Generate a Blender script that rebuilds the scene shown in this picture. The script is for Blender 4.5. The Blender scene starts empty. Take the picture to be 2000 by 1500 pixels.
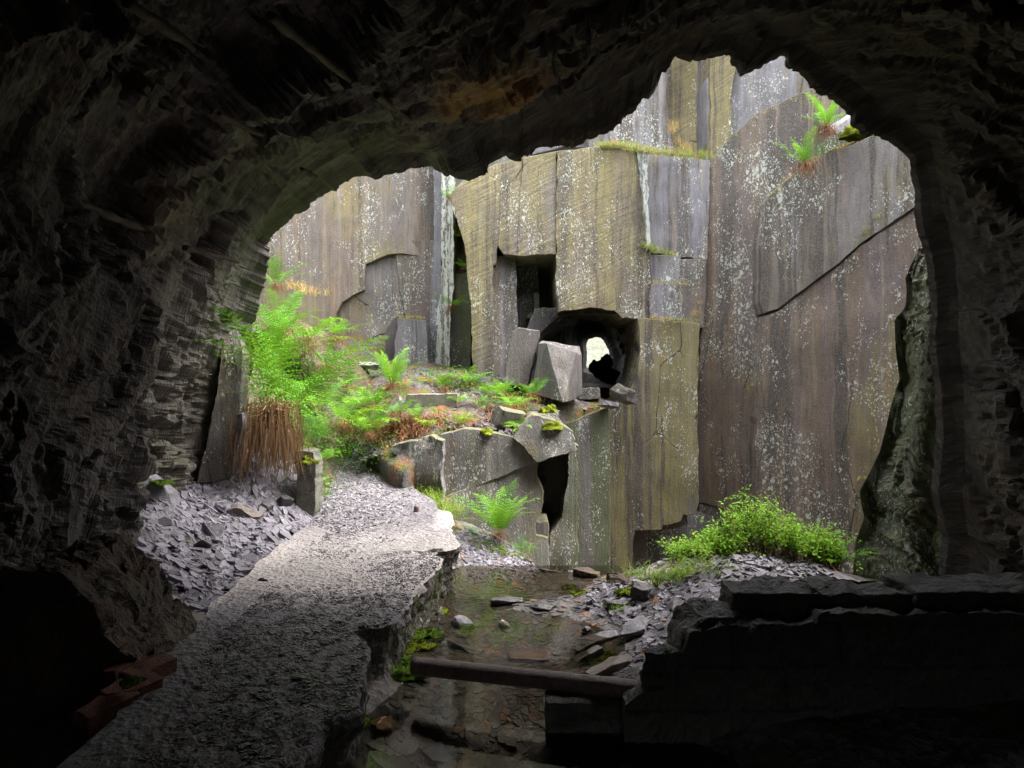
import bpy, bmesh, math, random
import numpy as np
from mathutils import Vector
R = math.radians
random.seed(7)
sc = bpy.context.scene
COL = sc.collection
# ------------------------------------------------------------------ camera, sky, sun, exposure
F = 1333.333
CZ = 1.6
cd = bpy.data.cameras.new('camera'); cam = bpy.data.objects.new('camera', cd); COL.objects.link(cam)
cam.location = (0, 0, CZ); cam.rotation_euler = (R(90), 0, 0)
cd.sensor_width = 36; cd.lens = 24; cd.clip_start = 0.05; cd.clip_end = 600
sc.camera = cam
SUN = Vector((0.42, 0.06, 0.90)).normalized()
w = bpy.data.worlds.new('World'); sc.world = w; w.use_nodes = True
wn = w.node_tree; wn.nodes.clear()
sky = wn.nodes.new('ShaderNodeTexSky'); sky.sky_type = 'NISHITA'; sky.sun_disc = False
sky.sun_elevation = math.asin(SUN.z); sky.sun_rotation = math.atan2(SUN.x, SUN.y)
sky.air_density = 1.0; sky.dust_density = 4.0; sky.ozone_density = 1.0
bg = wn.nodes.new('ShaderNodeBackground'); bg.inputs['Strength'].default_value = 0.15
wo = wn.nodes.new('ShaderNodeOutputWorld')
hs = wn.nodes.new('ShaderNodeHueSaturation'); hs.inputs['Saturation'].default_value = 0.2   # thin high cloud takes the blue out of the sky
wn.links.new(sky.outputs[0], hs.inputs['Color']); wn.links.new(hs.outputs[0], bg.inputs['Color']); wn.links.new(bg.outputs[0], wo.inputs['Surface'])
sl = bpy.data.lights.new('sun', 'SUN'); sl.energy = 1.5; sl.angle = R(50); sl.color = (1.0, 0.94, 0.85)
so = bpy.data.objects.new('sun', sl); COL.objects.link(so)
so.rotation_euler = (-SUN).to_track_quat('-Z', 'Y').to_euler()
vs = sc.view_settings
vs.view_transform = 'Standard'; vs.look = 'None'; vs.gamma = 1.0; vs.exposure = 2.85
sc.cycles.max_bounces = 8; sc.cycles.diffuse_bounces = 5; sc.cycles.transparent_max_bounces = 12
sc.cycles.caustics_reflective = False; sc.cycles.caustics_refractive = False
sc.cycles.sample_clamp_indirect = 6.0

# ------------------------------------------------------------------ maths helpers
def at(px, py, d):
    return np.array([(px - 1000) / F * d, d, CZ - (py - 750) / F * d])
def h3(ix, iy, iz, seed):
    n = (ix.astype(np.int64) * 73856093) ^ (iy.astype(np.int64) * 19349663) ^ (iz.astype(np.int64) * 83492791) ^ (seed * 2654435761)
    n = (n ^ (n >> 13)) & 0xffffffff
    n = (n * 1274126177) & 0xffffffff
    n = (n ^ (n >> 16)) & 0xffffffff
    n = (n * 2246822519) & 0xffffffff
    n = n ^ (n >> 15)
    return (n & 0xffffff) / float(0xffffff)
def vn(P, seed=0):
    P = np.asarray(P, float); i = np.floor(P); f = P - i; f = f * f * f * (f * (f * 6 - 15) + 10); i = i.astype(np.int64)
    r = 0
    for a in (0, 1):
        wx = f[..., 0] if a else 1 - f[..., 0]
        for b in (0, 1):
            wy = f[..., 1] if b else 1 - f[..., 1]
            for c in (0, 1):
                wz = f[..., 2] if c else 1 - f[..., 2]
                r = r + wx * wy * wz * h3(i[..., 0] + a, i[..., 1] + b, i[..., 2] + c, seed)
    return r * 2 - 1
def fbm(P, o=4, seed=0, g=0.5):
    r = 0; a = 1; P = np.asarray(P, float)
    for k in range(o):
        r = r + a * vn(P, seed + k * 17); P = P * 2.03 + 5.3; a *= g
    return r
def sstep(a, b, x):
    t = np.clip((x - a) / (b - a), 0, 1); return t * t * (3 - 2 * t)
CN = np.array([0.60, 0.745, -0.298]); CN /= np.linalg.norm(CN)          # normal of the slate's cleavage planes
CU = np.array([0, 1.2, 3.0]); CU /= np.linalg.norm(CU)
CV = np.cross(CN, CU)
def blocks(s, u, v, seed, sh=.80, tilt=.55):
    """broken blocks: each cell has a height and a tilt of its own, with a short steep riser between cells"""
    k = np.floor(s).astype(np.int64); t = s - k; r = 0
    for a in (0, 1):
        wa = sstep(sh, 1, t); wa = wa if a else 1 - wa
        kk = k + a; o = h3(kk, kk * 0, kk * 0, seed) * 9.7
        u2 = u + o; v2 = v - o * 1.7
        ku = np.floor(u2).astype(np.int64); kv = np.floor(v2).astype(np.int64); tu = u2 - ku; tv = v2 - kv
        for b in (0, 1):
            wb = sstep(sh, 1, tu); wb = wb if b else 1 - wb
            for c in (0, 1):
                wc = sstep(sh, 1, tv); wc = wc if c else 1 - wc
                h = h3(kk, ku + b, kv + c, seed + 1) * 2 - 1
                g1 = h3(kk, ku + b, kv + c, seed + 2) - .5; g2 = h3(kk, ku + b, kv + c, seed + 3) - .5; g0 = h3(kk, ku + b, kv + c, seed + 4) - .5
                r = r + wa * wb * wc * (h + tilt * 2 * (g0 * (t - a - .5) + g1 * (tu - b - .5) * 1.6 + g2 * (tv - c - .5) * 1.6))
    return r
def slate(P, seed=0, N=CN, U=CU, V=CV, part=3):
    """slate broken in blocks along its cleavage, each block split in thin ragged leaves"""
    P = np.asarray(P, float)
    s0 = P @ N; u = P @ U; v = P @ V; r = 0
    lo3 = np.stack([u, v, s0], -1)
    w1 = fbm(lo3 * .7, 3, seed) * .30; w2 = fbm(lo3 * 3.1, 3, seed + 9) * .07; w3 = fbm(lo3 * 11, 3, seed + 19) * .022
    for fr, fu, fv, am, sh in ((1.15, .20, .42, .26, .84), (3.1, .26, .8, .12, .80), (8.5, .38, 1.3, .050, .72), (20, .7, 2.4, .022, .65)):
        if not (part & (1 if fr < 4 else 2)): continue
        r = r + am * blocks((s0 + w1 + w2 * 1.2 + w3) * fr, (u + w2 * 5 + w3 * 8) * fu, (v - w1 + w2 * 3 + w3 * 4) * fv, seed + int(fr * 10), sh)
    for fr, am, lo in ((38, .011, 2.4),) if part & 2 else ():
        s = (s0 + w1 + w2 + w3) * fr
        k = np.floor(s); t = s - k; wt = sstep(.6, 1., t)
        q = lambda k: fbm(np.stack([u * lo + k * 7.31, v * lo - k * 3.17, k * 1.7], -1), 2, seed + 5)
        r = r + am * (q(k) * (1 - wt) + q(k + 1) * wt + 0.7 * (t * (1 - wt) - .3))
    return r
def hexc(r, g, b): return (r, g, b, 1.0)

# ------------------------------------------------------------------ object helpers
def mesh_np(name, V, Fc, mats=None, smooth=False, parent=None, mi=None):
    me = bpy.data.meshes.new(name)
    V = np.asarray(V, np.float32).reshape(-1, 3)
    if not isinstance(Fc, list): Fc = [Fc]
    Fc = [np.asarray(f, np.int32) for f in Fc if len(f)]
    nl = sum(f.size for f in Fc); npol = sum(len(f) for f in Fc)
    me.vertices.add(len(V)); me.vertices.foreach_set('co', V.ravel())
    me.loops.add(nl); me.loops.foreach_set('vertex_index', np.concatenate([f.ravel() for f in Fc]))
    me.polygons.add(npol)
    tot = np.concatenate([np.full(len(f), f.shape[1], np.int32) for f in Fc])
    st = np.concatenate([[0], np.cumsum(tot)[:-1]]).astype(np.int32)
    me.polygons.foreach_set('loop_start', st); me.polygons.foreach_set('loop_total', tot)
    me.polygons.foreach_set('use_smooth', np.full(npol, smooth))
    if mi is not None: me.polygons.foreach_set('material_index', np.asarray(mi, np.int32))
    me.update(calc_edges=True); me.validate()
    for m in (mats or []): me.materials.append(m)
    o = bpy.data.objects.new(name, me); COL.objects.link(o)
    if parent: o.parent = parent
    return o
def tag(o, label=None, cat=None, group=None, kind=None):
    if label: o['label'] = label
    if cat: o['category'] = cat
    if group: o['group'] = group
    if kind: o['kind'] = kind
    return o
def empty(name, loc, label, cat, group=None):
    o = bpy.data.objects.new(name, None); COL.objects.link(o); o.location = Vector([float(c) for c in loc]); o.empty_display_size = .1
    return tag(o, label, cat, group)
def grid_faces(nr, nc, off=0):
    i = np.arange(nr - 1)[:, None] * nc + np.arange(nc - 1)[None, :]
    return np.stack([i, i + 1, i + nc + 1, i + nc], -1).reshape(-1, 4) + off

# ------------------------------------------------------------------ materials
class M:
    def __init__(s, name):
        s.m = bpy.data.materials.new(name); s.m.use_nodes = True; s.t = s.m.node_tree
        s.t.nodes.clear(); s.out = s.t.nodes.new('ShaderNodeOutputMaterial')
        s.co = s.n('ShaderNodeTexCoord').outputs['Object']
    def n(s, ty, **k):
        x = s.t.nodes.new(ty)
        for a, b in k.items(): setattr(x, a, b)
        return x
    def link(s, sock, v):
        if v is None: return
        if isinstance(v, bpy.types.NodeSocket): s.t.links.new(v, sock)
        else:
            if sock.type == 'RGBA' and len(v) == 3: v = (*v, 1)
            sock.default_value = v
    def math(s, op, a, b=None, clamp=False):
        x = s.n('ShaderNodeMath', operation=op, use_clamp=clamp); s.link(x.inputs[0], a); s.link(x.inputs[1], b); return x.outputs[0]
    def mix(s, f, a, b, mode='MIX'):
        x = s.n('ShaderNodeMix', data_type='RGBA', blend_type=mode); s.link(x.inputs[0], f); s.link(x.inputs[6], a); s.link(x.inputs[7], b); return x.outputs[2]
    def ss(s, v, a, b, lo=0., hi=1.):
        x = s.n('ShaderNodeMapRange', interpolation_type='SMOOTHSTEP'); s.link(x.inputs[0], v)
        for k, q in zip((1, 2, 3, 4), (a, b, lo, hi)): s.link(x.inputs[k], q)
        return x.outputs[0]
    def vec(s, scale, rot=None, loc=(0, 0, 0), v=None):
        x = s.n('ShaderNodeMapping'); s.link(x.inputs[0], v or s.co); x.inputs['Scale'].default_value = scale
        x.inputs['Location'].default_value = loc
        if rot: x.inputs['Rotation'].default_value = rot
        return x.outputs[0]
    def noise(s, v, sc_, det=3, ro=.55, dist=0.):
        x = s.n('ShaderNodeTexNoise'); s.link(x.inputs['Vector'], v); x.inputs['Scale'].default_value = sc_
        x.inputs['Detail'].default_value = det; x.inputs['Roughness'].default_value = ro; x.inputs['Distortion'].default_value = dist
        return x.outputs[0]
    def vor(s, v, sc_, out='Distance', feat='F1', rnd=1.):
        x = s.n('ShaderNodeTexVoronoi', feature=feat); s.link(x.inputs['Vector'], v); x.inputs['Scale'].default_value = sc_
        x.inputs['Randomness'].default_value = rnd
        return x
    def warp(s, v, sc_, amt):
        x = s.n('ShaderNodeTexNoise'); s.link(x.inputs['Vector'], v); x.inputs['Scale'].default_value = sc_; x.inputs['Detail'].default_value = 2
        a = s.n('ShaderNodeVectorMath', operation='SUBTRACT'); s.t.links.new(x.outputs[1], a.inputs[0]); a.inputs[1].default_value = (.5, .5, .5)
        b = s.n('ShaderNodeVectorMath', operation='SCALE'); s.t.links.new(a.outputs[0], b.inputs[0]); b.inputs[3].default_value = amt
        c = s.n('ShaderNodeVectorMath', operation='ADD'); s.t.links.new(b.outputs[0], c.inputs[0]); s.link(c.inputs[1], v)
        return c.outputs[0]
    def cleave(s, a, b, c):
        outs = []
        for vv, k in ((CN, a), (CU, b), (CV, c)):
            x = s.n('ShaderNodeVectorMath', operation='DOT_PRODUCT'); s.link(x.inputs[0], s.co); x.inputs[1].default_value = tuple(vv * k); outs.append(x.outputs['Value'])
        y = s.n('ShaderNodeCombineXYZ')
        for k in range(3): s.link(y.inputs[k], outs[k])
        return y.outputs[0]
    def nz(s):
        g = s.n('ShaderNodeNewGeometry'); x = s.n('ShaderNodeSeparateXYZ'); s.t.links.new(g.outputs['Normal'], x.inputs[0]); return x.outputs[2]
    def ball(s, c, r0, r1, wob=.5):
        """mask of a stain or painted light with a place and an uneven edge of its own"""
        x = s.n('ShaderNodeVectorMath', operation='DISTANCE'); s.link(x.inputs[0], s.warp(s.co, 1.5, wob)); x.inputs[1].default_value = tuple(float(q) for q in c)
        return s.ss(x.outputs['Value'], r0, r1, 1., 0.)
    def bump(s, h, dist, st=1., prev=None):
        x = s.n('ShaderNodeBump'); s.link(x.inputs['Height'], h); x.inputs['Distance'].default_value = dist; x.inputs['Strength'].default_value = st
        if prev: s.t.links.new(prev, x.inputs['Normal'])
        return x.outputs[0]
    def bsdf(s, col, rough=.8, nrm=None, spec=.4, metal=0., trans=None):
        x = s.n('ShaderNodeBsdfPrincipled'); s.link(x.inputs['Base Color'], col); s.link(x.inputs['Roughness'], rough)
        x.inputs['Specular IOR Level'].default_value = spec; x.inputs['Metallic'].default_value = metal
        if nrm: s.t.links.new(nrm, x.inputs['Normal'])
        o = x.outputs[0]
        if trans:
            t = s.n('ShaderNodeBsdfTranslucent'); s.link(t.inputs[0], trans[0]); mx = s.n('ShaderNodeMixShader'); mx.inputs[0].default_value = trans[1]
            s.t.links.new(o, mx.inputs[1]); s.t.links.new(t.outputs[0], mx.inputs[2]); o = mx.outputs[0]
        s.t.links.new(o, s.out.inputs[0]); return s.m

def rock(name, a=(.17, .155, .19), b=(.19, .135, .095), ol=(.245, .20, .055), olive=.5, brown=.5, dark=.4, lich=.5, diag=0., green=0., wet=0., big=1.0, pale=.6, seed=0., bump=1., lichc=(.66, .70, .64), streaklich=0., ledge=1.):
    m = M(name)
    L = (seed * 3.1, seed * 1.7, seed)
    c = m.warp(m.co, 1.2, .12)
    st0 = m.noise(m.vec((1.1, 1.1, .10), loc=L, v=c), 1.0, 3, .5)
    st1 = m.noise(m.vec((3.4, 3.4, .14), loc=L, v=c), 1.0, 5, .6)
    st2 = m.noise(m.vec((8.0, 8.0, .22), loc=(L[1], 2, L[0]), v=c), 1.0, 6, .65)
    st3 = m.noise(m.vec((24.0, 24.0, .5), loc=L, v=c), 1.0, 4, .6)
    lf = m.noise(m.vec((.55, .55, .4), loc=L), 1.0, 4, .6)
    fine = m.noise(m.vec((1, 1, 1)), 45., 5, .7)
    med = m.noise(m.vec((1, 1, .6), loc=L), 5., 6, .62)
    s = m.math
    bf = s('ADD', s('MULTIPLY', st1, .5), s('MULTIPLY', st0, .5))
    col = m.mix(m.ss(bf, .56 - .16 * brown, .64 - .16 * brown), a, b)
    of = m.ss(s('ADD', s('MULTIPLY', st2, .4), s('MULTIPLY', lf, .6)), .60 - .18 * olive, .68 - .18 * olive)
    col = m.mix(s('MULTIPLY', of, .85 if olive > 0 else 0.), col, ol)
    pur = s('MULTIPLY', min(1., brown + .15), m.ss(m.noise(m.vec((2.6, 2.6, .14), loc=(5, L[1], 3), v=c), 1., 4, .55), .53, .61))
    col = m.mix(s('MULTIPLY', pur, .5), col, (.15, .10, .115))
    rust = m.ss(m.noise(m.vec((5., 5., .2), loc=(15, L[1], 7), v=c), 1., 5, .6), .60, .68)
    col = m.mix(s('MULTIPLY', rust, .6 * brown), col, (.28, .145, .06))
    dk = m.ss(s('ADD', s('MULTIPLY', st2, .6), s('MULTIPLY', st0, .4)), .49, .575)
    col = m.mix(s('MULTIPLY', dk, min(1, dark * 1.9)), col, (.055, .042, .036))
    dk3 = m.ss(st3, .54, .64)
    col = m.mix(s('MULTIPLY', dk3, dark * .7), col, (.08, .066, .056))
    if green: col = m.mix(s('MULTIPLY', m.ss(st1, .46, .56), green), col, (.075, .105, .035))
    col = m.mix(m.ss(med, .35, .65, .0, .4), col, m.mix(.5, col, (.05, .045, .05)))
    col = m.mix(m.ss(fine, .40, .62, .0, .6 * pale), col, m.mix(.5, col, (.34, .30, .25)))
    lt = m.ss(st2, .45, .36)
    col = m.mix(s('MULTIPLY', lt, .5 * pale), col, (.38, .33, .22))
    lm = m.noise(m.vec((1., 1., .55), loc=(L[1], L[0], 9)), 1.05 * big, 6, .7)
    lm = s('ADD', s('MULTIPLY', s('SUBTRACT', lm, .5), 3.6), .42)
    cr = m.vor(m.warp(m.vec((1, 1, .45), loc=L), 2., .25), .75, feat='DISTANCE_TO_EDGE'); crk = s('MULTIPLY', m.ss(cr.outputs['Distance'], .007, .003), m.ss(lf, .56, .62))
    col = m.mix(crk, col, (.03, .028, .025))
    if green: col = m.mix(s('MULTIPLY', m.ss(st1, .42, .60), green), col, (.085, .11, .045))
    col = m.mix(m.ss(med, .3, .7, .0, .35), col, m.mix(.5, col, (.06, .055, .06)))
    col = m.mix(m.ss(fine, .32, .70, .0, .5), col, m.mix(.55, col, (.30, .28, .25)))
    total = None
    cw = m.warp(m.vec((1, 1, .7)), 11., .11)
    for scl, th, k0 in ((8., .20, .76), (17., .22, .62), (40., .26, .50)):
        v = m.vor(cw, scl)
        rr = m.n('ShaderNodeSeparateColor'); m.t.links.new(v.outputs['Color'], rr.inputs[0])
        size = s('MULTIPLY', rr.outputs[0], th * 2)
        keep = m.ss(s('ADD', lm, s('MULTIPLY', rr.outputs[1], .22)), k0 + .22 - .25 * lich, k0 + .27 - .25 * lich)
        spot = m.ss(s('ADD', v.outputs['Distance'], s('MULTIPLY', s('SUBTRACT', fine, .5), .35)), size, s('SUBTRACT', size, .06))
        spot = s('MULTIPLY', spot, keep)
        total = spot if total is None else s('MAXIMUM', total, spot)
    drip = s('MULTIPLY', m.ss(m.noise(m.vec((26., 26., 2.2), v=cw), 1., 4, .7), .60, .66), m.ss(lm, .75 - .3 * lich, .95 - .3 * lich))
    total = s('MAXIMUM', total, s('MULTIPLY', drip, .8))
    if streaklich:
        sv = m.noise(m.vec((11., 11., 1.0), v=cw), 1., 5, .75)
        total = s('MAXIMUM', total, m.ss(sv, .60 - .12 * streaklich, .66 - .12 * streaklich))
    col = m.mix(s('MULTIPLY', total, .9), col, m.mix(m.noise(m.co, 9., 2), lichc, (.42, .44, .38)))
    if ledge:
        up = m.ss(m.nz(), .35, .7)
        col = m.mix(s('MULTIPLY', up, ledge * .85), col, m.mix(m.ss(m.noise(m.co, 9., 4), .4, .6), (.10, .12, .035), (.15, .12, .09)))
    h = s('SUBTRACT', s('ADD', s('MULTIPLY', med, .6), s('MULTIPLY', fine, .35)), crk)
    if diag:
        dv = m.noise(m.vec((1., 1., 1.), rot=(0, R(28), 0)), 1., 1)
        dd = m.noise(m.vec((.9, 1., 16.), v=m.vec((1, 1, 1), rot=(0, R(27), 0), v=c)), 1., 4, .6)
        h = s('ADD', h, s('MULTIPLY', dd, diag))
        col = m.mix(s('MULTIPLY', m.ss(dd, .5, .66), .45 * diag), col, m.mix(.5, col, (.30, .25, .12)))
    h = s('ADD', h, s('MULTIPLY', st3, .3))
    h = s('ADD', h, s('MULTIPLY', total, .12))
    nb = m.bump(h, .045 * bump, .9)
    return m.bsdf(col, m.ss(med, .3, .7, .62 - .4 * wet, .85 - .4 * wet), nb, .4)

def cave_mat():
    m = M('cave slate'); s = m.math
    n1 = m.noise(m.cleave(14, 1.2, 1.2), 1., 6, .65, .4)
    n2 = m.noise(m.cleave(60, 4, 4), 1., 5, .65, .5)
    n3 = m.noise(m.co, 1.3, 5, .6); fine = m.noise(m.co, 60., 4, .7)
    col = m.mix(m.ss(n1, .35, .65), (.062, .055, .053), (.145, .125, .112))
    col = m.mix(m.ss(n3, .45, .65, 0., .6), col, (.115, .09, .065))
    col = m.mix(m.ss(n2, .55, .7, 0., .5), col, (.24, .215, .195))
    och = m.ball(at(965, 215, 5.9), .15, .75, .9)
    och2 = m.ball(at(380, 420, 6.2), .1, .55, .8)
    col = m.mix(s('MULTIPLY', s('MAXIMUM', och, s('MULTIPLY', och2, .5)), m.ss(n1, .3, .6, .5, 1.)), col, (.36, .19, .05))
    alg = m.ball(at(330, 900, 7.2), .2, 1.5, 1.6)
    col = m.mix(s('MULTIPLY', alg, m.ss(n1, .38, .62, .1, .85)), col, (.115, .12, .055))
    alg2 = m.ball(at(700, 320, 7.0), .1, 1.0, 1.4)
    col = m.mix(s('MULTIPLY', s('MULTIPLY', alg2, m.ss(n3, .45, .6)), .6), col, (.09, .095, .035))
    lit_left = m.ball(at(330, 620, 6.6), .6, 3.4, 1.2)  # left wall's brightness put into the rock colour as a paler patch
    col = m.mix(s('MULTIPLY', lit_left, m.ss(n1, .35, .6, .25, .8)), col, (.20, .175, .15))
    h = s('ADD', s('MULTIPLY', n1, .8), s('ADD', s('MULTIPLY', n2, .35), s('MULTIPLY', fine, .12)))
    return m.bsdf(col, m.ss(n3, .3, .7, .45, .75), m.bump(h, .07, 1.), .5)

def simple(name, c1, c2, sc_=8., rough=.8, bump=.01, bs=30., spec=.3, trans=None, c3=None, metal=0.):
    m = M(name)
    n1 = m.noise(m.co, sc_, 5, .65)
    col = m.mix(m.ss(n1, .35, .65), c1, c2)
    if c3: col = m.mix(m.ss(m.noise(m.co, sc_ * 2.7, 4, .6), .55, .68), col, c3)
    return m.bsdf(col, rough, m.bump(m.noise(m.co, bs, 5, .7), bump), spec, metal, trans)

def leafmat(name, c1, c2, tr=.35, rnd=True, tone=False):
    m = M(name)
    n1 = m.noise(m.co, 3., 2, .5)
    if tone:
        g = m.n('ShaderNodeAttribute', attribute_name='tone').outputs['Fac']
        col = m.mix(m.math('ADD', g, 0., True), c1, c2); col = m.mix(m.ss(g, -.2, -.4), col, (.13, .075, .03))
    else:
        g = m.n('ShaderNodeNewGeometry').outputs['Random Per Island']
        col = m.mix(m.math('ADD', m.math('MULTIPLY', g, .6), m.math('MULTIPLY', n1, .5), True), c1, c2)
    return m.bsdf(col, .62, None, .15, 0., (m.mix(.5, col, (c2[0] * 1.3, c2[1] * 1.2, c2[2])), tr))

def chipmat(name, c1, c2, c3=None, rough=.55):
    m = M(name); g = m.n('ShaderNodeNewGeometry'); r = g.outputs['Random Per Island']
    col = m.mix(r, c1, c2)
    if c3: col = m.mix(m.ss(r, .90, .93), col, c3)
    col = m.mix(m.ss(m.noise(m.co, 40., 4), .4, .65, 0., .4), col, c1)
    return m.bsdf(col, rough, m.bump(m.noise(m.vec((1, 1, 3)), 50., 4), .006), .45)

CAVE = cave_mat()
FERN = leafmat('fern green', (.02, .10, .008), (.15, .38, .02), .25, tone=True)
FERN2 = leafmat('fern yellow green', (.04, .17, .010), (.23, .47, .025), .25, tone=True)
FERND = leafmat('fern deep green', (.02, .10, .012), (.09, .26, .02), .25, tone=True)
DEAD = leafmat('dead bracken', (.11, .045, .022), (.32, .15, .07), .05)
STRAW = leafmat('straw', (.14, .065, .03), (.50, .32, .18), .1)
GRASS = leafmat('grass blade', (.09, .20, .025), (.25, .40, .05), .35)
DRYG = leafmat('dry grass', (.38, .26, .11), (.52, .36, .18), .2)
LEAF = leafmat('bilberry leaf', (.07, .20, .012), (.25, .46, .025), .3)
TWIG = simple('twig', (.12, .07, .04), (.22, .12, .07), 20)
MOSS = simple('moss cushion', (.10, .14, .012), (.22, .25, .02), 25, .95, .02, 90, .1, c3=(.05, .08, .01))
MOSSD = simple('moss dark', (.045, .10, .01), (.13, .21, .02), 30, .95, .02, 90, .1, c3=(.03, .05, .01))
SOIL = simple('soil', (.07, .05, .04), (.14, .105, .08), 6, .9, .03, 30)
IRON = simple('rusty iron', (.10, .07, .065), (.17, .115, .10), 14, .5, .006, 120, .5, c3=(.06, .045, .045))
BRICK = simple('red brick', (.15, .055, .035), (.095, .042, .03), 9, .85, .012, 60, .3, c3=(.10, .09, .06))
MORT = simple('old mortar and rubble', (.085, .08, .078), (.15, .14, .13), 5, .85, .05, 25, .3, c3=(.05, .05, .05))
MORTL = simple('crumbling pillar', (.065, .052, .040), (.105, .088, .07), 4, .9, .05, 20, .3, c3=(.11, .045, .028))
WOOD = simple('weathered timber', (.07, .057, .045), (.13, .105, .08), 6, .8, .01, 60)
CONC = simple('mossy concrete', (.24, .23, .20), (.15, .15, .12), 9, .9, .02, 45, .3, c3=(.08, .10, .03))
CHIP = chipmat('slate chip', (.10, .09, .11), (.25, .232, .28))
CHIPD = chipmat('wet slate chip', (.075, .07, .075), (.17, .155, .16), (.30, .13, .06), .3)
PCHIP = chipmat('path chip', (.085, .078, .09), (.25, .23, .265), (.36, .33, .30), .6)

# ------------------------------------------------------------------ cave: walls and roof round the camera, and the cliff they pierce
mouth = [(455, 1080, 8.6), (468, 960, 8.6), (475, 890, 8.6), (480, 800, 8.6), (490, 720, 8.6), (503, 640, 8.5), (500, 632, 8.5), (518, 560, 8.4), (528, 500, 8.3), (524, 480, 8.3), (535, 462, 8.2), (560, 437, 8.1),
         (600, 402, 7.9), (620, 385, 7.8), (648, 376, 7.7), (672, 360, 7.6), (690, 352, 7.5), (722, 350, 7.4), (745, 342, 7.4), (790, 333, 7.3), (840, 324, 7.3), (866, 332, 7.2),
         (885, 345, 7.1), (912, 350, 7.1), (940, 346, 7.0), (955, 328, 7.0), (975, 312, 7.0), (990, 308, 6.9), (1013, 322, 6.9), (1030, 308, 6.9), (1062, 290, 6.8), (1120, 287, 6.8), (1150, 275, 6.7), (1182, 262, 6.7), (1208, 242, 6.6), (1225, 225, 6.6),
         (1243, 205, 6.5), (1262, 192, 6.5), (1278, 172, 6.5), (1290, 150, 6.4), (1305, 138, 6.4), (1318, 115, 6.4), (1345, 115, 6.4), (1370, 123, 6.3), (1388, 118, 6.3), (1425, 108, 6.3), (1434, 125, 6.3), (1455, 148, 6.2), (1475, 140, 6.2),
         (1500, 124, 6.2), (1527, 115, 6.2), (1536, 133, 6.1), (1560, 142, 6.1), (1575, 162, 6.1), (1592, 178, 6.1), (1618, 183, 6.1), (1640, 200, 6.1), (1650, 222, 6.1), (1665, 242, 6.1), (1683, 272, 6.1), (1712, 268, 6.1), (1718, 276, 6.1), (1732, 270, 6.1), (1750, 288, 6.1),
         (1776, 313, 6.1), (1780, 345, 6.2), (1786, 380, 6.2), (1788, 440, 6.2), (1800, 480, 6.2), (1812, 520, 6.2), (1818, 600, 6.2), (1814, 680, 6.2), (1826, 760, 6.2), (1830, 860, 6.2), (1818, 960, 6.2), (1838, 1050, 6.2), (1830, 1130, 6.2), (1835, 1240, 6.2)]
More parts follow.
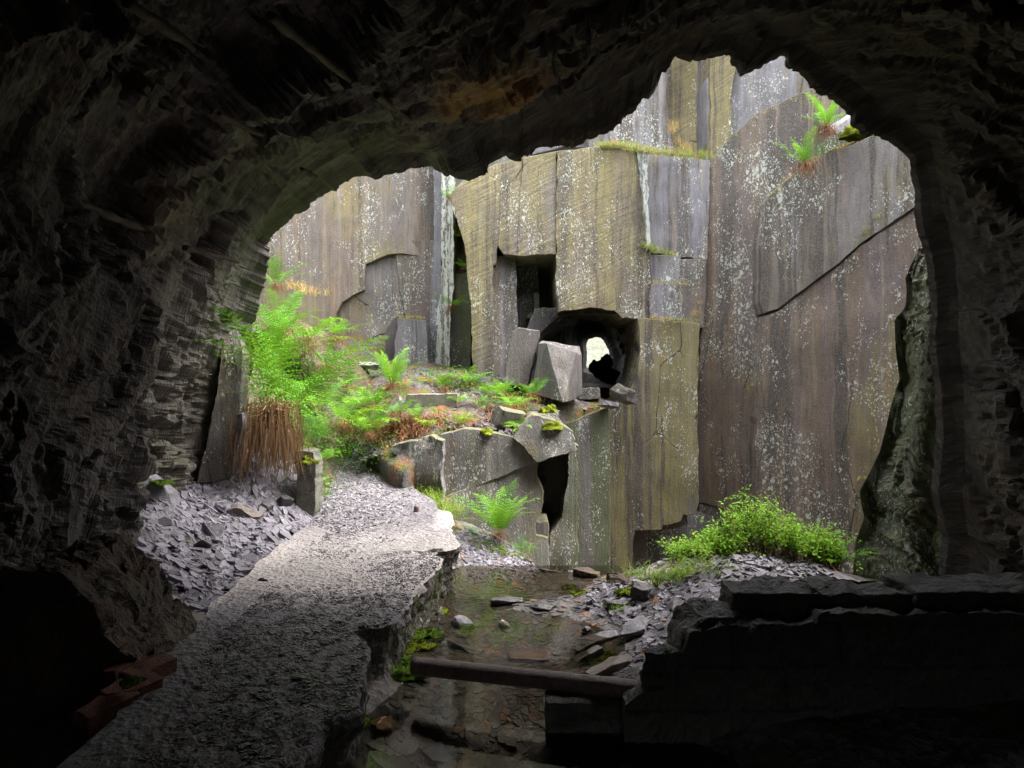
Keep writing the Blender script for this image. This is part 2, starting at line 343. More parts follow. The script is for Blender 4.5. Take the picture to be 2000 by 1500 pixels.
def build_cave():
    A = np.array(mouth, float)
    seg = np.hypot(*np.diff(A[:, :2], axis=0).T); cu = np.concatenate([[0], np.cumsum(seg)])
    n = 1050; q = np.linspace(0, cu[-1], n)
    X = np.stack([np.interp(q, cu, A[:, k]) for k in range(3)], 1)
    jit = np.stack([q * .045, q * 0, q * 0], 1)
    ja = 1 - .75 * sstep(1700, 1790, X[:, 0]); X[:, 0] += ja * 6 * fbm(jit, 4, 3, .6); X[:, 1] += ja * 5 * fbm(jit + 50, 4, 4, .6)
    Mo = np.stack([at(a, b, c) for a, b, c in X])
    c0 = np.array([0.5, 0, 1.2])
    rad = Mo - c0; rad[:, 1] = 0
    R_ = np.linalg.norm(rad, axis=1, keepdims=True); rd = rad / R_
    k = np.ones(41) / 41; rs = np.stack([np.convolve(np.pad(rd[:, j], 20, 'edge'), k, 'valid') for j in range(3)], 1)
    rs /= np.linalg.norm(rs, axis=1, keepdims=True)
    # smoothed outline: the ragged lip irons out going inwards
    k2 = np.ones(91) / 91; Ms = np.stack([np.convolve(np.pad(Mo[:, j], 45, 'edge'), k2, 'valid') for j in range(3)], 1)
    rows = []
    nr = 460
    for i in range(nr):
        t = i / (nr - 1); inv = (1 - t) / Mo[:, 1] + t / 1.3
        y = 1 / inv
        rows.append((y, 1.0))
    for yy in np.linspace(1.0, -5, 26): rows.append((np.full(n, yy), 1.0))
    P = []
    for y, _ in rows:
        dd = Mo[:, 1] - y
        e = .10 + .42 * (1 - np.exp(-dd / .8))
        e = e * sstep(0, .15, dd)
        bl = sstep(.0, .35, dd)[:, None]
        base = Mo * (1 - bl) + Ms * bl
        p = base + rs * e[:, None]; p[:, 1] = y
        # the left wall steps in towards the viewer
        p[:, 0] += .80 * sstep(5.7, 5.1, y) * sstep(-2.3, -2.9, p[:, 0]) * sstep(3.4, 2.2, p[:, 2])
        # closing in behind the camera
        cl = sstep(0, -5, y)[:, None]
        p[:, [0, 2]] = p[:, [0, 2]] * (1 - .6 * cl) + c0[[0, 2]] * .6 * cl
        P.append(p)
    P = np.array(P)
    D = slate(P.reshape(-1, 3), 11, part=1).reshape(P.shape[:2])
    dd = Mo[None, :, 1] - P[..., 1]
    D = D * (.04 + .96 * sstep(0., 1.0, dd))
    side = sstep(3.0, 3.6, P[..., 0])                      # the right wall is smoother
    P = P + rs[None] * (D * (1 - .35 * side))[..., None]
    du = np.gradient(P, axis=0); dv = np.gradient(P, axis=1); nn = np.cross(du, dv); nn /= np.linalg.norm(nn, axis=-1, keepdims=True) + 1e-9
    nn = nn * np.sign((nn * rs[None]).sum(-1, keepdims=True) + 1e-6)          # the fine leaves stand on the real faces of the big blocks
    for it in range(3):
        nn[1:-1] = (nn[:-2] + nn[1:-1] * 2 + nn[2:]) / 4; nn[:, 1:-1] = (nn[:, :-2] + nn[:, 1:-1] * 2 + nn[:, 2:]) / 4
    D2 = slate(P.reshape(-1, 3), 11, part=2).reshape(P.shape[:2])
    P = P + nn * (D2 * (.04 + .96 * sstep(0, .7, dd)) * 1.25)[..., None]
    # a hanging rib over the right part of the roof, and the hollow behind it
    # outer face
    out = []
    for k_, (dy, scl) in enumerate(((.05, 1.015), (.16, 1.06), (.3, 1.25), (.5, 1.6), (.7, 2.2), (.9, 3.2))):
        p = c0 + rad * scl; p[:, 1] = Mo[:, 1] + dy
        p = p + (fbm(p * 1.5, 3, 9) * .05 * k_)[:, None] * np.array([0, 1, 0])
        p[:, 2] = np.where(rad[:, 2] < 0, Mo[:, 2], p[:, 2])
        p[:, 2] = np.minimum(p[:, 2], 6.2 + .3 * fbm(p * .7, 3, 8))
        out.append(p)
    top = out[-1].copy(); top[:, 1] = -5; top[:, 2] += .3
    out.append(top)
    V = np.concatenate([np.array(out[::-1]), P], 0)
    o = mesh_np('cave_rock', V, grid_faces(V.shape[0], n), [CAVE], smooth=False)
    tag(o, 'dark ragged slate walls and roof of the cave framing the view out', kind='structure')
    # back end of the cave
    last = P[-1]; c = np.array([[0.5, -6.0, 1.2]])
    VV = np.concatenate([last, c]); idx = np.arange(n - 1)
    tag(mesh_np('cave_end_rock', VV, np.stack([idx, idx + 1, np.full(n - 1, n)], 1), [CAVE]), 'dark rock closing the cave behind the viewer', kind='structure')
build_cave()

# ------------------------------------------------------------------ cliffs: jointed slate slabs, each with its own plane and thickness
def plane(px, py, d, yaw, pitch=0.):
    n = np.array([math.sin(R(yaw)) * math.cos(R(pitch)), -math.cos(R(yaw)) * math.cos(R(pitch)), math.sin(R(pitch))])
    return at(px, py, d), n
def onplane(pl, px, py):
    p0, n = pl
    c = np.array([0, 0, CZ]); r = np.array([(px - 1000) / F, 1, -(py - 750) / F])
    return c + r * (np.dot(p0 - c, n) / np.dot(r, n))
def slab(name, pts, pl, mat, thick=2., rough=.03, cell=.3, jag=.015, seed=0, nscale=1.2, label=None, parent=None, back=(0, 1, 0), sl_amt=0.):
    p0, n = pl
    if abs(n[2]) < .99: u = np.cross([0, 0, 1], n)
    else: u = np.array([1., 0, 0])
    u = u / np.linalg.norm(u); v = np.cross(n, u)
    P = [onplane(pl, a, b) for a, b in pts]
    Q = []
    for i in range(len(P)):
        a, b = P[i], P[(i + 1) % len(P)]; L = np.linalg.norm(b - a); k = max(1, int(L / max(.05, cell * .45)))
        for j in range(k):
            t = j / k; q = a * (1 - t) + b * t
            w_ = jag * (1 if j else .3)
            q = q + u * w_ * float(fbm(q * 5 + 3, 3, seed)) + v * w_ * float(fbm(q * 5 + 31, 3, seed))
            if j: q = q + (u * random.uniform(-1, 1) + v * random.uniform(-1, 1)) * jag * .8
            Q.append(q)
    Q = np.array(Q)
    bm = bmesh.new()
    vs_ = [bm.verts.new(q) for q in Q]
    f = bm.faces.new(vs_)
    nb = len(vs_)
    for ax in (u, v):
        s_ = Q @ ax; lo, hi = s_.min(), s_.max()
        x = lo + cell * .5
        while x < hi:
            bmesh.ops.bisect_plane(bm, geom=bm.verts[:] + bm.edges[:] + bm.faces[:], plane_co=Vector(ax * x), plane_no=Vector(ax), dist=1e-5)
            x += cell
    bm.verts.ensure_lookup_table()
    C = np.array([w_.co[:] for w_ in bm.verts])
    d_ = fbm(C * nscale, 4, seed) * rough * .6
    if sl_amt: d_ = d_ + slate(C, seed) * sl_amt
    # worn arris: the outer few centimetres fall back
    for vtx, dd in zip(bm.verts, d_): vtx.co += Vector(n * float(dd))
    be = [e for e in bm.edges if len(e.link_faces) == 1]
    ex = bmesh.ops.extrude_edge_only(bm, edges=be)
    nv = [g for g in ex['geom'] if isinstance(g, bmesh.types.BMVert)]
    bw = Vector(back); cen = Vector(Q.mean(0))
    arr = .010 + .012 * random.random()
    for vtx in nv:                                         # chamfer ring
        w_ = vtx.co - cen; w_ -= Vector(n) * w_.dot(Vector(n))
        vtx.co += bw * arr + (w_.normalized() * .012)
    be2 = [e for e in bm.edges if len(e.link_faces) == 1 and e.verts[0] in set(nv) and e.verts[1] in set(nv)]
    ex = bmesh.ops.extrude_edge_only(bm, edges=be2)
    nv2 = [g for g in ex['geom'] if isinstance(g, bmesh.types.BMVert)]
    for vtx in nv2: vtx.co += bw * thick
    be3 = [e for e in bm.edges if len(e.link_faces) == 1]
    try: bmesh.ops.holes_fill(bm, edges=be3)
    except Exception: pass
    bmesh.ops.recalc_face_normals(bm, faces=bm.faces[:])
    for f_ in bm.faces:
        if abs(f_.normal.dot(Vector(n))) > .93: f_.smooth = True
    for e_ in bm.edges:
        if len(e_.link_faces) == 2 and e_.link_faces[0].smooth != e_.link_faces[1].smooth: e_.smooth = False
    me = bpy.data.meshes.new(name); bm.to_mesh(me); bm.free(); me.materials.append(mat)
    o = bpy.data.objects.new(name, me); COL.objects.link(o)
    if parent: o.parent = parent
    if label: tag(o, label, kind='structure')
    return o

RL = rock('left cliff rock', a=(.17, .14, .13), olive=.78, brown=.62, dark=.5, lich=.52, seed=1)
RL2 = rock('lower left cliff rock', olive=.45, brown=.3, dark=.3, lich=.55, seed=2, a=(.15, .14, .145))
RLI = rock('lichen pillar rock', olive=.2, brown=.2, dark=.3, lich=.75, seed=3, streaklich=1.1, a=(.17, .17, .19))
RG = rock('gully rock', olive=.5, brown=.2, dark=.6, lich=.25, seed=4, green=.7, a=(.10, .105, .10))
RC = rock('ochre banded cliff rock', olive=1.0, brown=.5, dark=.45, lich=.45, seed=5, diag=.7, ol=(.245, .20, .045), a=(.165, .145, .12))
RC2 = rock('plain grey cliff rock', olive=.35, brown=.25, dark=.3, lich=.25, seed=6, a=(.15, .145, .175))
RN = rock('niche rock', olive=.2, brown=.1, dark=.3, lich=.1, seed=7, a=(.13, .16, .15), green=.3)
RD = rock('buttress rock', olive=1.0, brown=.6, dark=.6, lich=.66, seed=8, ol=(.235, .205, .04), b=(.17, .12, .075))
RD2 = rock('green stained wall rock', olive=.3, brown=.2, dark=.35, lich=.12, seed=9, green=.75, a=(.15, .15, .15))
RE = rock('blue grey joint rock', olive=.32, brown=.1, dark=.45, lich=.60, seed=10, a=(.20, .20, .245))
RGW = rock('purple brown wall rock', olive=.36, brown=.85, dark=.60, lich=.40, seed=11, a=(.165, .125, .125), b=(.17, .115, .08))
RG2 = rock('pale lichen wall rock', olive=.62, brown=.55, dark=.5, lich=.52, seed=12, a=(.19, .175, .18), b=(.17, .135, .105))
RT = rock('pale grey top rock', olive=.3, brown=.1, dark=.2, lich=.35, seed=13, a=(.24, .24, .28))
RH = rock('ledge wall rock', olive=.35, brown=.2, dark=.35, lich=.62, seed=14, a=(.155, .15, .165), green=.2)
RHL = rock('pleated lichen rock', olive=.3, brown=.2, dark=.5, lich=.7, seed=24, streaklich=.45, a=(.155, .155, .17))
RDK = rock('cavity shade rock', pale=0., olive=.2, brown=.3, dark=.6, lich=.02, seed=15, a=(.07, .07, .075), b=(.08, .06, .05), ol=(.09, .09, .04))  # darker than the open faces: shade of the recesses put into the colour
RMO = rock('mossy outcrop rock', pale=.2, olive=.7, brown=.2, dark=.5, lich=.04, seed=16, a=(.085, .12, .07), b=(.11, .12, .05), ol=(.19, .235, .04), green=.8)
RBL = rock('split slate block', olive=.05, brown=.2, dark=.3, lich=.10, seed=17, a=(.08, .077, .088), b=(.085, .07, .062), ledge=0.)

S = slab
# backing so no gap shows the sky between the slabs
pb = plane(900, 500, 16.2, 0)
S('cliff_backing', [(60, -150), (1960, -60), (1960, 1350), (60, 1350)], plane(1000, 500, 16.6, 0), RDK, 1., .1, .8, seed=40, label='deep rock behind the joints of the quarry cliffs') if False else None
pA = plane(700, 500, 14.6, 4)
S('cliff_face', [(-400, -80), (862, -60), (863, 503), (845, 500), (800, 497), (758, 497), (735, 506), (713, 516), (711, 566), (690, 575), (668, 590), (657, 612), (648, 650), (640, 760), (-400, 800)], pA, RL, 2.5, .05, .28, seed=1, label='tall brown and olive cliff at the left, streaked and spotted with lichen')
S('cliff_face', [(600, 480), (800, 480), (795, 600), (765, 655), (748, 740), (600, 760)], plane(700, 600, 14.70, 4), RL2, 1.5, .06, .2, seed=2, nscale=1.6, label='recessed lower slab of the left cliff below the overhang')
S('cliff_face', [(770, 470), (862, 470), (862, 640), (795, 625), (780, 560)], plane(820, 560, 14.68, -2, 0), RL2, 1.5, .06, .2, seed=3, label='cracked panel under the overhang beside the lichen pillar')
S('cliff_block', [(776, 622), (830, 626), (838, 735), (768, 735)], plane(800, 680, 13.7, 8), RE, 1.2, .02, .2, seed=4, label='square grey block with a grassy top at the foot of the left cliff')
S('cliff_block', [(756, 640), (776, 618), (770, 735), (752, 735)], plane(765, 680, 14.1, 30), RDK, 1.0, .03, .2, seed=5, label='dark narrow block beside the square grey block')
S('cliff_pillar', [(846, -40), (862, -40), (864, 330), (862, 560), (856, 600), (852, 740), (836, 740), (840, 600), (848, 500)], plane(850, 500, 14.25, -8), RE, 1.8, .03, .2, seed=6, label='grey joint column left of the white lichen pillar')
S('cliff_pillar', [(862, -40), (882, -40), (884, 400), (888, 560), (880, 610), (878, 735), (850, 735), (853, 600), (862, 560)], plane(868, 500, 14.0, -14), RLI, 1.8, .04, .15, seed=7, sl_amt=.08, label='pillar crusted with white lichen at the right end of the left cliff')
S('cliff_face', [(850, -40), (1000, -40), (985, 760), (850, 760)], plane(900, 500, 14.75, 0), RG, 1.2, .15, .25, seed=8, label='mossy green gully between the left cliff and the tunnel cliff')
S('cliff_block', [(880, 540), (916, 530), (922, 600), (918, 760), (868, 760), (868, 640)], plane(895, 640, 14.2, 0), RG, .8, .08, .15, seed=9, sl_amt=.2, label='broken green rock low in the mossy gully')
# cliff pierced by the tunnel
pC = plane(1080, 450, 13.0, 3)
def off(pl, k): return (pl[0] + pl[1] * k, pl[1])
S('cliff_face', [(880, 380), (903, 355), (965, 322), (1021, 308), (1011, 499), (983, 496), (972, 479), (967, 516), (962, 518), (964, 745), (925, 735), (920, 600), (908, 480)], pC, RC, 2.6, .04, .25, seed=10, label='left panel of the tunnel cliff beside the niche')
S('cliff_face', [(963, 500), (1008, 500), (1010, 640), (996, 760), (958, 755)], plane(985, 620, 13.25, 24), RC2, .9, .02, .2, seed=11, label='smooth grey slab left of the tunnel below the niche')
S('cliff_face', [(1022, 308), (1087, 296), (1086, 496), (1011, 499)], off(pC, .03), RC, 2.6, .04, .25, seed=12, label='middle panel of the tunnel cliff above the niche')
S('cliff_face', [(1088, 296), (1170, 286), (1247, 294), (1258, 400), (1268, 480), (1272, 622), (1215, 621), (1200, 606), (1150, 600), (1092, 608), (1087, 560)], off(pC, .06), RC, 2.2, .05, .25, seed=13, label='broad ochre panel of the tunnel cliff over the opening')
S('cliff_face', [(880, 300), (940, 345), (1010, 310), (1100, 285), (1260, 290), (1250, 170), (1100, 60), (880, 60)], plane(1080, 300, 15.2, 0), RT, .8, .08, .4, seed=14, label='set back rock above the tunnel cliff')
S('cliff_pillar', [(1243, 292), (1264, 298), (1266, 400), (1272, 470), (1262, 492), (1257, 400)], plane(1255, 400, 12.96, -30), RLI, .5, .03, .12, seed=61, label='white crusted edge where the ochre panel meets the grey jointed face')
# niche
S('cliff_face', [(1000, 480), (1052, 480), (1050, 680), (1000, 680)], plane(1020, 580, 14.2, 5), RN, .6, .05, .15, seed=15, label='green grey back of the niche')
S('cliff_face', [(1040, 480), (1100, 480), (1100, 640), (1040, 680)], plane(1065, 560, 15.0, -10), RN, .6, .05, .15, seed=16, label='dark inner back of the niche')
S('cliff_block', [(1043, 572), (1052, 574), (1052, 622), (1030, 620), (1032, 612), (1043, 610)], plane(1040, 600, 13.9, 10), RN, .5, .02, .1, seed=17, label='small stepped block at the foot of the niche')
# side of the niche that catches the light
S('cliff_face', [(1046, 602), (1095, 600), (1130, 600), (1092, 628), (1062, 645), (1052, 662), (1040, 655), (1030, 640)], plane(1070, 630, 13.4, 10, -12), RC2, .8, .05, .15, seed=18, label='rock lip between the niche and the tunnel')
# tunnel lining
def tunnel():
    r0 = [(1035, 700), (1050, 655), (1085, 622), (1130, 606), (1170, 604), (1205, 612), (1246, 618), (1250, 660), (1246, 700), (1241, 740), (1222, 770), (1195, 788), (1120, 795), (1060, 798), (1036, 780)]
    r1 = [(1146, 700), (1147, 664), (1153, 660), (1166, 659), (1173, 661), (1178, 664), (1186, 676), (1187, 684), (1192, 694), (1189, 706), (1187, 718), (1182, 723), (1168, 724), (1152, 724), (1146, 718)]
    A0 = np.array([at(a, b, 13.0) for a, b in r0]); A1 = np.array([at(a, b, 22.0) for a, b in r1])
    def res(A, n):
        A = np.concatenate([A, A[:1]]); q = np.linspace(0, len(A) - 1, n); return np.stack([np.interp(q, np.arange(len(A)), A[:, k]) for k in range(3)], 1)
    n = 90; B0, B1 = res(A0, n), res(A1, n)
    c0, c1 = B0.mean(0), B1.mean(0)
    rows = []
    for t in np.linspace(0, 1, 70):
        tt = t ** 1.2; P = B0 * (1 - tt) + B1 * tt
        c = c0 * (1 - tt) + c1 * tt; bulge = 1 + .9 * float(sstep(0, .6, t) * sstep(1, .96, t))
        P = c + (P - c) * bulge
        d = P - c; d /= np.linalg.norm(d, axis=1, keepdims=True) + 1e-6
        P = P + d * (slate(P, 21) * .45 * sstep(0, .1, t) * sstep(1, .9, t))[:, None] + d * (fbm(B1 * 4, 3, 5) * .05 * sstep(.9, 1, t))[:, None]
        rows.append(P)
    big = c1 + (B1 - c1) * 9; big[:, 1] = 22.3; rows.append(big)
    V = np.array(rows)
    tag(mesh_np('tunnel_rock', V, grid_faces(V.shape[0], n), [simple('tunnel shade slate', (.028, .025, .025), (.05, .045, .045), 6, .7, .03, 20)]), 'dark lining of the short tunnel through the cliff', kind='structure')  # near-black colour puts the tunnel's shade into its lining
tunnel()
# buttress right of the tunnel
pD = plane(1280, 820, 12.9, -4)
S('cliff_face', [(1246, 622), (1300, 626), (1366, 632), (1362, 800), (1364, 985), (1358, 1004), (1334, 1005), (1330, 1018), (1312, 1024), (1294, 1026), (1292, 1034), (1240, 1036), (1236, 1060), (1232, 1250), (1182, 1250), (1180, 1000), (1186, 860), (1183, 800), (1205, 785), (1226, 772), (1240, 745), (1250, 690)], pD, RD, 1.6, .06, .25, seed=19, label='yellow and brown streaked buttress right of the tunnel')
S('cliff_face', [(1020, 900), (1084, 892), (1088, 832), (1124, 822), (1160, 806), (1188, 797), (1192, 900), (1188, 1260), (1020, 1260)], plane(1150, 950, 12.3, 3), RD2, 1.4, .05, .25, seed=20, label='smooth green stained wall below the tunnel')
S('cliff_face', [(1225, 1040), (1262, 1036), (1268, 1100), (1262, 1260), (1225, 1260)], plane(1250, 1080, 13.4, 20), RD, 1., .06, .15, seed=21, sl_amt=.2, label='orange stained edge of the low cave')
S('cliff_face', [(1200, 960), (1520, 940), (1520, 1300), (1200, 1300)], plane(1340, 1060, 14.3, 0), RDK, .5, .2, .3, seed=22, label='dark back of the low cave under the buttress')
S('cliff_block', [(1292, 1004), (1340, 1000), (1345, 1024), (1292, 1036)], plane(1310, 1020, 13.1, -10), RDK, .8, .05, .12, seed=23, label='blocky rim over the low cave')
# jointed column above the buttress
S('cliff_face', [(1248, 296), (1386, 312), (1381, 505), (1328, 503), (1300, 496), (1262, 490)], plane(1310, 400, 13.35, -6), RE, 1.8, .05, .2, seed=24, label='blue grey lichen blotched face over the grassy ledge')
S('cliff_face', [(1270, 498), (1328, 500), (1326, 552), (1272, 552)], plane(1300, 520, 13.1, -4), RE, 1.6, .03, .15, seed=25, label='short grey column below the upper grass tuft')
S('cliff_face', [(1272, 555), (1330, 555), (1332, 625), (1270, 622)], plane(1300, 590, 12.95, -4), RE, 1.4, .03, .15, seed=26, label='short grey column on the lower ledge')
S('cliff_face', [(1326, 505), (1381, 507), (1374, 640), (1326, 640)], plane(1350, 570, 13.3, -14), RL2, 1.6, .05, .15, seed=27, sl_amt=.05, label='narrow olive column in the corner of the cliffs')
# behind the high ledge
S('cliff_face', [(1150, 40), (1316, -60), (1300, 200), (1318, 300), (1150, 310)], plane(1260, 230, 14.3, 0), RE, 1., .05, .25, seed=28, label='grey slab behind the high grass ledge')
S('cliff_face', [(1270, -80), (1400, -80), (1396, 320), (1300, 320)], plane(1350, 200, 14.7, -6), RC, 1., .05, .25, seed=29, label='ochre wall rising behind the high grass ledge')
# great wall on the right
pG = plane(1580, 600, 12.4, -32)
S('cliff_face', [(1384, -60), (1900, 0), (2500, 100), (2500, 400), (1384, 330)], off(pG, -.45), RT, .8, .10, .35, seed=30, sl_amt=.10, label='pale grey layered rock at the top of the right wall')
S('cliff_face', [(1388, -60), (1430, -60), (1440, 100), (1425, 200), (1432, 262), (1388, 312)], off(pG, -.3), RC, .6, .05, .3, seed=31, label='ochre strip at the top left of the right wall')
S('cliff_face', [(1386, 314), (1410, 285), (1440, 258), (1480, 222), (1520, 205), (1570, 180), (1610, 160), (1700, 100), (1700, 420), (1560, 520), (1486, 620), (1480, 800), (1474, 900), (1476, 1000), (1466, 1045), (1448, 1040), (1430, 1012), (1408, 992), (1364, 982), (1362, 800), (1372, 600)], pG, RGW, .9, .06, .3, seed=32, label='dark purple brown band of the right wall next to the corner')
S('cliff_face', [(1498, 396), (1515, 372), (1545, 345), (1580, 322), (1610, 302), (1650, 288), (1700, 268), (1800, 240), (2500, 100), (2500, 200), (1900, 325), (1790, 402), (1735, 440), (1680, 476), (1640, 512), (1600, 541), (1550, 578), (1520, 602), (1492, 611), (1486, 590), (1487, 480)], off(pG, .345), RG2, 1.0, .05, .25, seed=33, label='pale lichen covered slab of the right wall under the high ferns')
S('cliff_face', [(1492, 619), (1520, 609), (1550, 585), (1600, 548), (1640, 518), (1680, 482), (1735, 446), (1790, 408), (1900, 331), (2500, 215), (2500, 1300), (1455, 1300), (1462, 1060), (1474, 1000), (1478, 800)], off(pG, .30), RGW, 1.0, .06, .3, seed=34, label='great purple brown wall at the right below the slanting crack')
S('cliff_block', [(1366, 985), (1412, 985), (1446, 1030), (1462, 1060), (1462, 1120), (1430, 1060), (1404, 1010), (1366, 1000)], off(pG, -.05), RC2, .5, .05, .12, seed=35, label='pale block at the foot of the right wall corner')
S('cliff_face', [(1600, 215), (1660, 225), (1700, 262), (1650, 284), (1610, 300)], off(pG, .15), RMO, .5, .08, .15, seed=36, label='dark soil pocket under the upper fern')

# ledge wall in front
S('ledge_wall', [(862, 850), (905, 838), (960, 845), (1004, 856), (1040, 880), (1052, 902), (1000, 920), (940, 945), (880, 972), (862, 985)], plane(950, 930, 9.78, 8, 4), RH, .9, .05, .16, seed=50, label='upper lichen spotted panel of the ledge wall')
S('ledge_wall', [(862, 978), (880, 966), (940, 940), (1000, 915), (1050, 900), (1050, 940), (1062, 962), (1056, 1005), (1046, 1020), (1046, 1046), (1070, 1052), (1075, 1230), (862, 1230)], plane(950, 930, 9.80, 8, 9), RH, .9, .05, .16, seed=51, label='lower grey panel of the ledge wall behind the lone fern')
S('ledge_wall', [(1004, 856), (1040, 812), (1085, 822), (1118, 842), (1124, 880), (1090, 890), (1050, 903), (1030, 880)], plane(1060, 860, 9.8, -6, 12), RH, 1.9, .08, .12, seed=52, sl_amt=.12, label='mossy nose of the ledge wall over the dark cavity')
S('ledge_wall', [(768, 872), (800, 862), (838, 852), (864, 862), (864, 1060), (850, 1030), (820, 990), (795, 950), (780, 905)], plane(820, 930, 9.5, -24, 5), RHL, .9, .10, .10, seed=53, sl_amt=.35, label='pleated white lichen rock at the bend of the path')
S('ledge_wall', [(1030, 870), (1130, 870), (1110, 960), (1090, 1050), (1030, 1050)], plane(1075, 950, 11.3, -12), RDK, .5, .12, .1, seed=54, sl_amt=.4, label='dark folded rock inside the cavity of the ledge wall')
S('ledge_wall', [(1112, 878), (1127, 878), (1128, 960), (1130, 1240), (1064, 1240), (1074, 1046), (1098, 1010), (1108, 940)], plane(1100, 960, 10.5, 12), RD2, .8, .05, .12, seed=55, label='pale rib at the right of the dark cavity')
S('ledge_wall', [(1036, 1018), (1070, 1020), (1072, 1048), (1034, 1044)], plane(1050, 1030, 9.9, 5), RC2, .6, .02, .1, seed=56, label='small square block under the dark cavity')

# ------------------------------------------------------------------ ground
class TPS:
    def __init__(s, pts):
        s.P = np.array([p[:2] for p in pts], float); z = np.array([p[2] for p in pts], float); n = len(pts)
        K = s.k(s.P[:, None] - s.P[None]) + np.eye(n) * .02
        A = np.zeros((n + 3, n + 3)); A[:n, :n] = K; A[:n, n] = 1; A[:n, n + 1:] = s.P; A[n, :n] = 1; A[n + 1:, :n] = s.P.T
        s.w = np.linalg.solve(A, np.concatenate([z, [0, 0, 0]]))
    @staticmethod
    def k(d): r2 = (d ** 2).sum(-1) + 1e-9; return .5 * r2 * np.log(r2)
    def __call__(s, x, y):
        x = np.asarray(x, float); sh = x.shape; Q = np.stack([x.ravel(), np.asarray(y, float).ravel()], -1)
        r = np.zeros(len(Q)); n = len(s.P)
        for i in range(0, len(Q), 20000):
            q = Q[i:i + 20000]; r[i:i + 20000] = s.k(q[:, None] - s.P[None]) @ s.w[:n] + s.w[n] + q @ s.w[n + 1:]
        return r.reshape(sh)
WL = -0.42
lowc = [(-3.4, 5.5, .22), (-3.6, 7, .42), (-3.6, 8.2, .50), (-2.9, 7, .10), (-2.6, 5, .01), (-3.1, 4.4, .12), (-2.45, 6.5, 0.0), (-2.5, 8.0, .05), (-3.0, 8.0, .30), (-2.3, 4, -.1), (-2.2, 3, -.5), (-2.7, 3.4, -.5), (-2.3, 2, -.5),
        (-2.3, 7.3, -.02), (-2.0, 5, -.1), (-2.0, 7, -.1), (-1.5, 6, -.25), (-1.4, 4, -.3), (-1.5, 8, -.2), (-1.6, 2.5, -.3), (-2.75, 8.75, .72), (-3.3, 9.0, 1.0), (-3.6, 10, 1.5), (-3.2, 9.9, .9), (-4.0, 12, 2.6), (-3.4, 12.5, 2.3), (-3.0, 12.6, 2.1),
        (-2.2, 10, .1), (-1.7, 9.0, -.1), (-2.7, 11.3, .35), (-5, 9, 1.5), (-6, 13, 3),
        (.95, 5.3, -.40), (1.9, 6.0, -.02), (1.55, 5, -.18), (2.5, 5, -.08), (3.5, 5, -.2), (2.9, 6.9, -.18), (4, 7, -.5), (3.6, 6.0, -.42), (4.6, 6, -.5), (1.5, 7.15, -.30), (1.2, 6.6, -.32), (1.0, 8.0, -.95), (.45, 8.3, -.75), (.7, 7.4, -.41), (1.5, 7.9, -.9), (-.1, 8.0, -.38), (-.45, 8.0, -.35), (-.2, 8.6, -.3), (.2, 9.2, -.8), (1, 9, -1.5), (2, 10, -2.2), (3, 9, -1.7), (4.5, 9, -1.2), (0, 10, -1.0), (1.5, 11.5, -2.4), (3.5, 11.5, -2.4), (2.5, 8.2, -.8), (3.6, 8.2, -.8), (-2.45, 8.75, .0), (-2.5, 9.2, .12), (-2.2, 9.4, .0),
        (-.6, 7, -.53), (0, 7.0, -.54), (.4, 7.2, -.51), (.8, 7.2, -.45), (0, 5.6, -.52), (.5, 5.2, -.53), (-.4, 5.3, -.50), (0,5.0,-.53), (-.6, 4.8, -.44), (.2, 6.25, -.405), (.7, 6.2, -.36), (-.3, 6.4, -.44), (0, 4.5, -.455), (-.6, 4.3, -.47), (0, 3.9, -.62), (.5, 3.4, -.66), (-.3, 3, -.7), (-.8, 3.9, -.5), (-1, 2.6, -.6),
        (1.0, 4.4, -.30), (.8, 4.8, -.38), (1.4, 4.0, -.3), (3, 3, -.3), (1.2, 3.0, -.6), (1.5, 0, -.5), (-2, 0, -.2), (4, 0, -.3), (-4, 0, .1), (0, -4, -.3), (7, 5, .5), (7, 12, -2.2), (3, 14, -2.5), (0, 14, -2.2), (-7, 4, 1)]
TL = TPS(lowc)
def gz(x, y):
    x = np.asarray(x, float); y = np.asarray(y, float)
    z = TL(x, y); P = np.stack([x, y, 0 * x], -1)
    k_ = .25 + .75 * sstep(-.46, -.3, z)
    z = z - .25 * sstep(.6, .3, np.abs(x + 2.75)) * 0 + (.035 * fbm(P * 2.2, 4, 61) + .012 * fbm(P * 11, 3, 62)) * k_
    return z
def nonuni(segs):
    r = []
    for a, b, st in segs: r.append(np.arange(a, b, st))
    return np.concatenate(r + [[segs[-1][1]]])
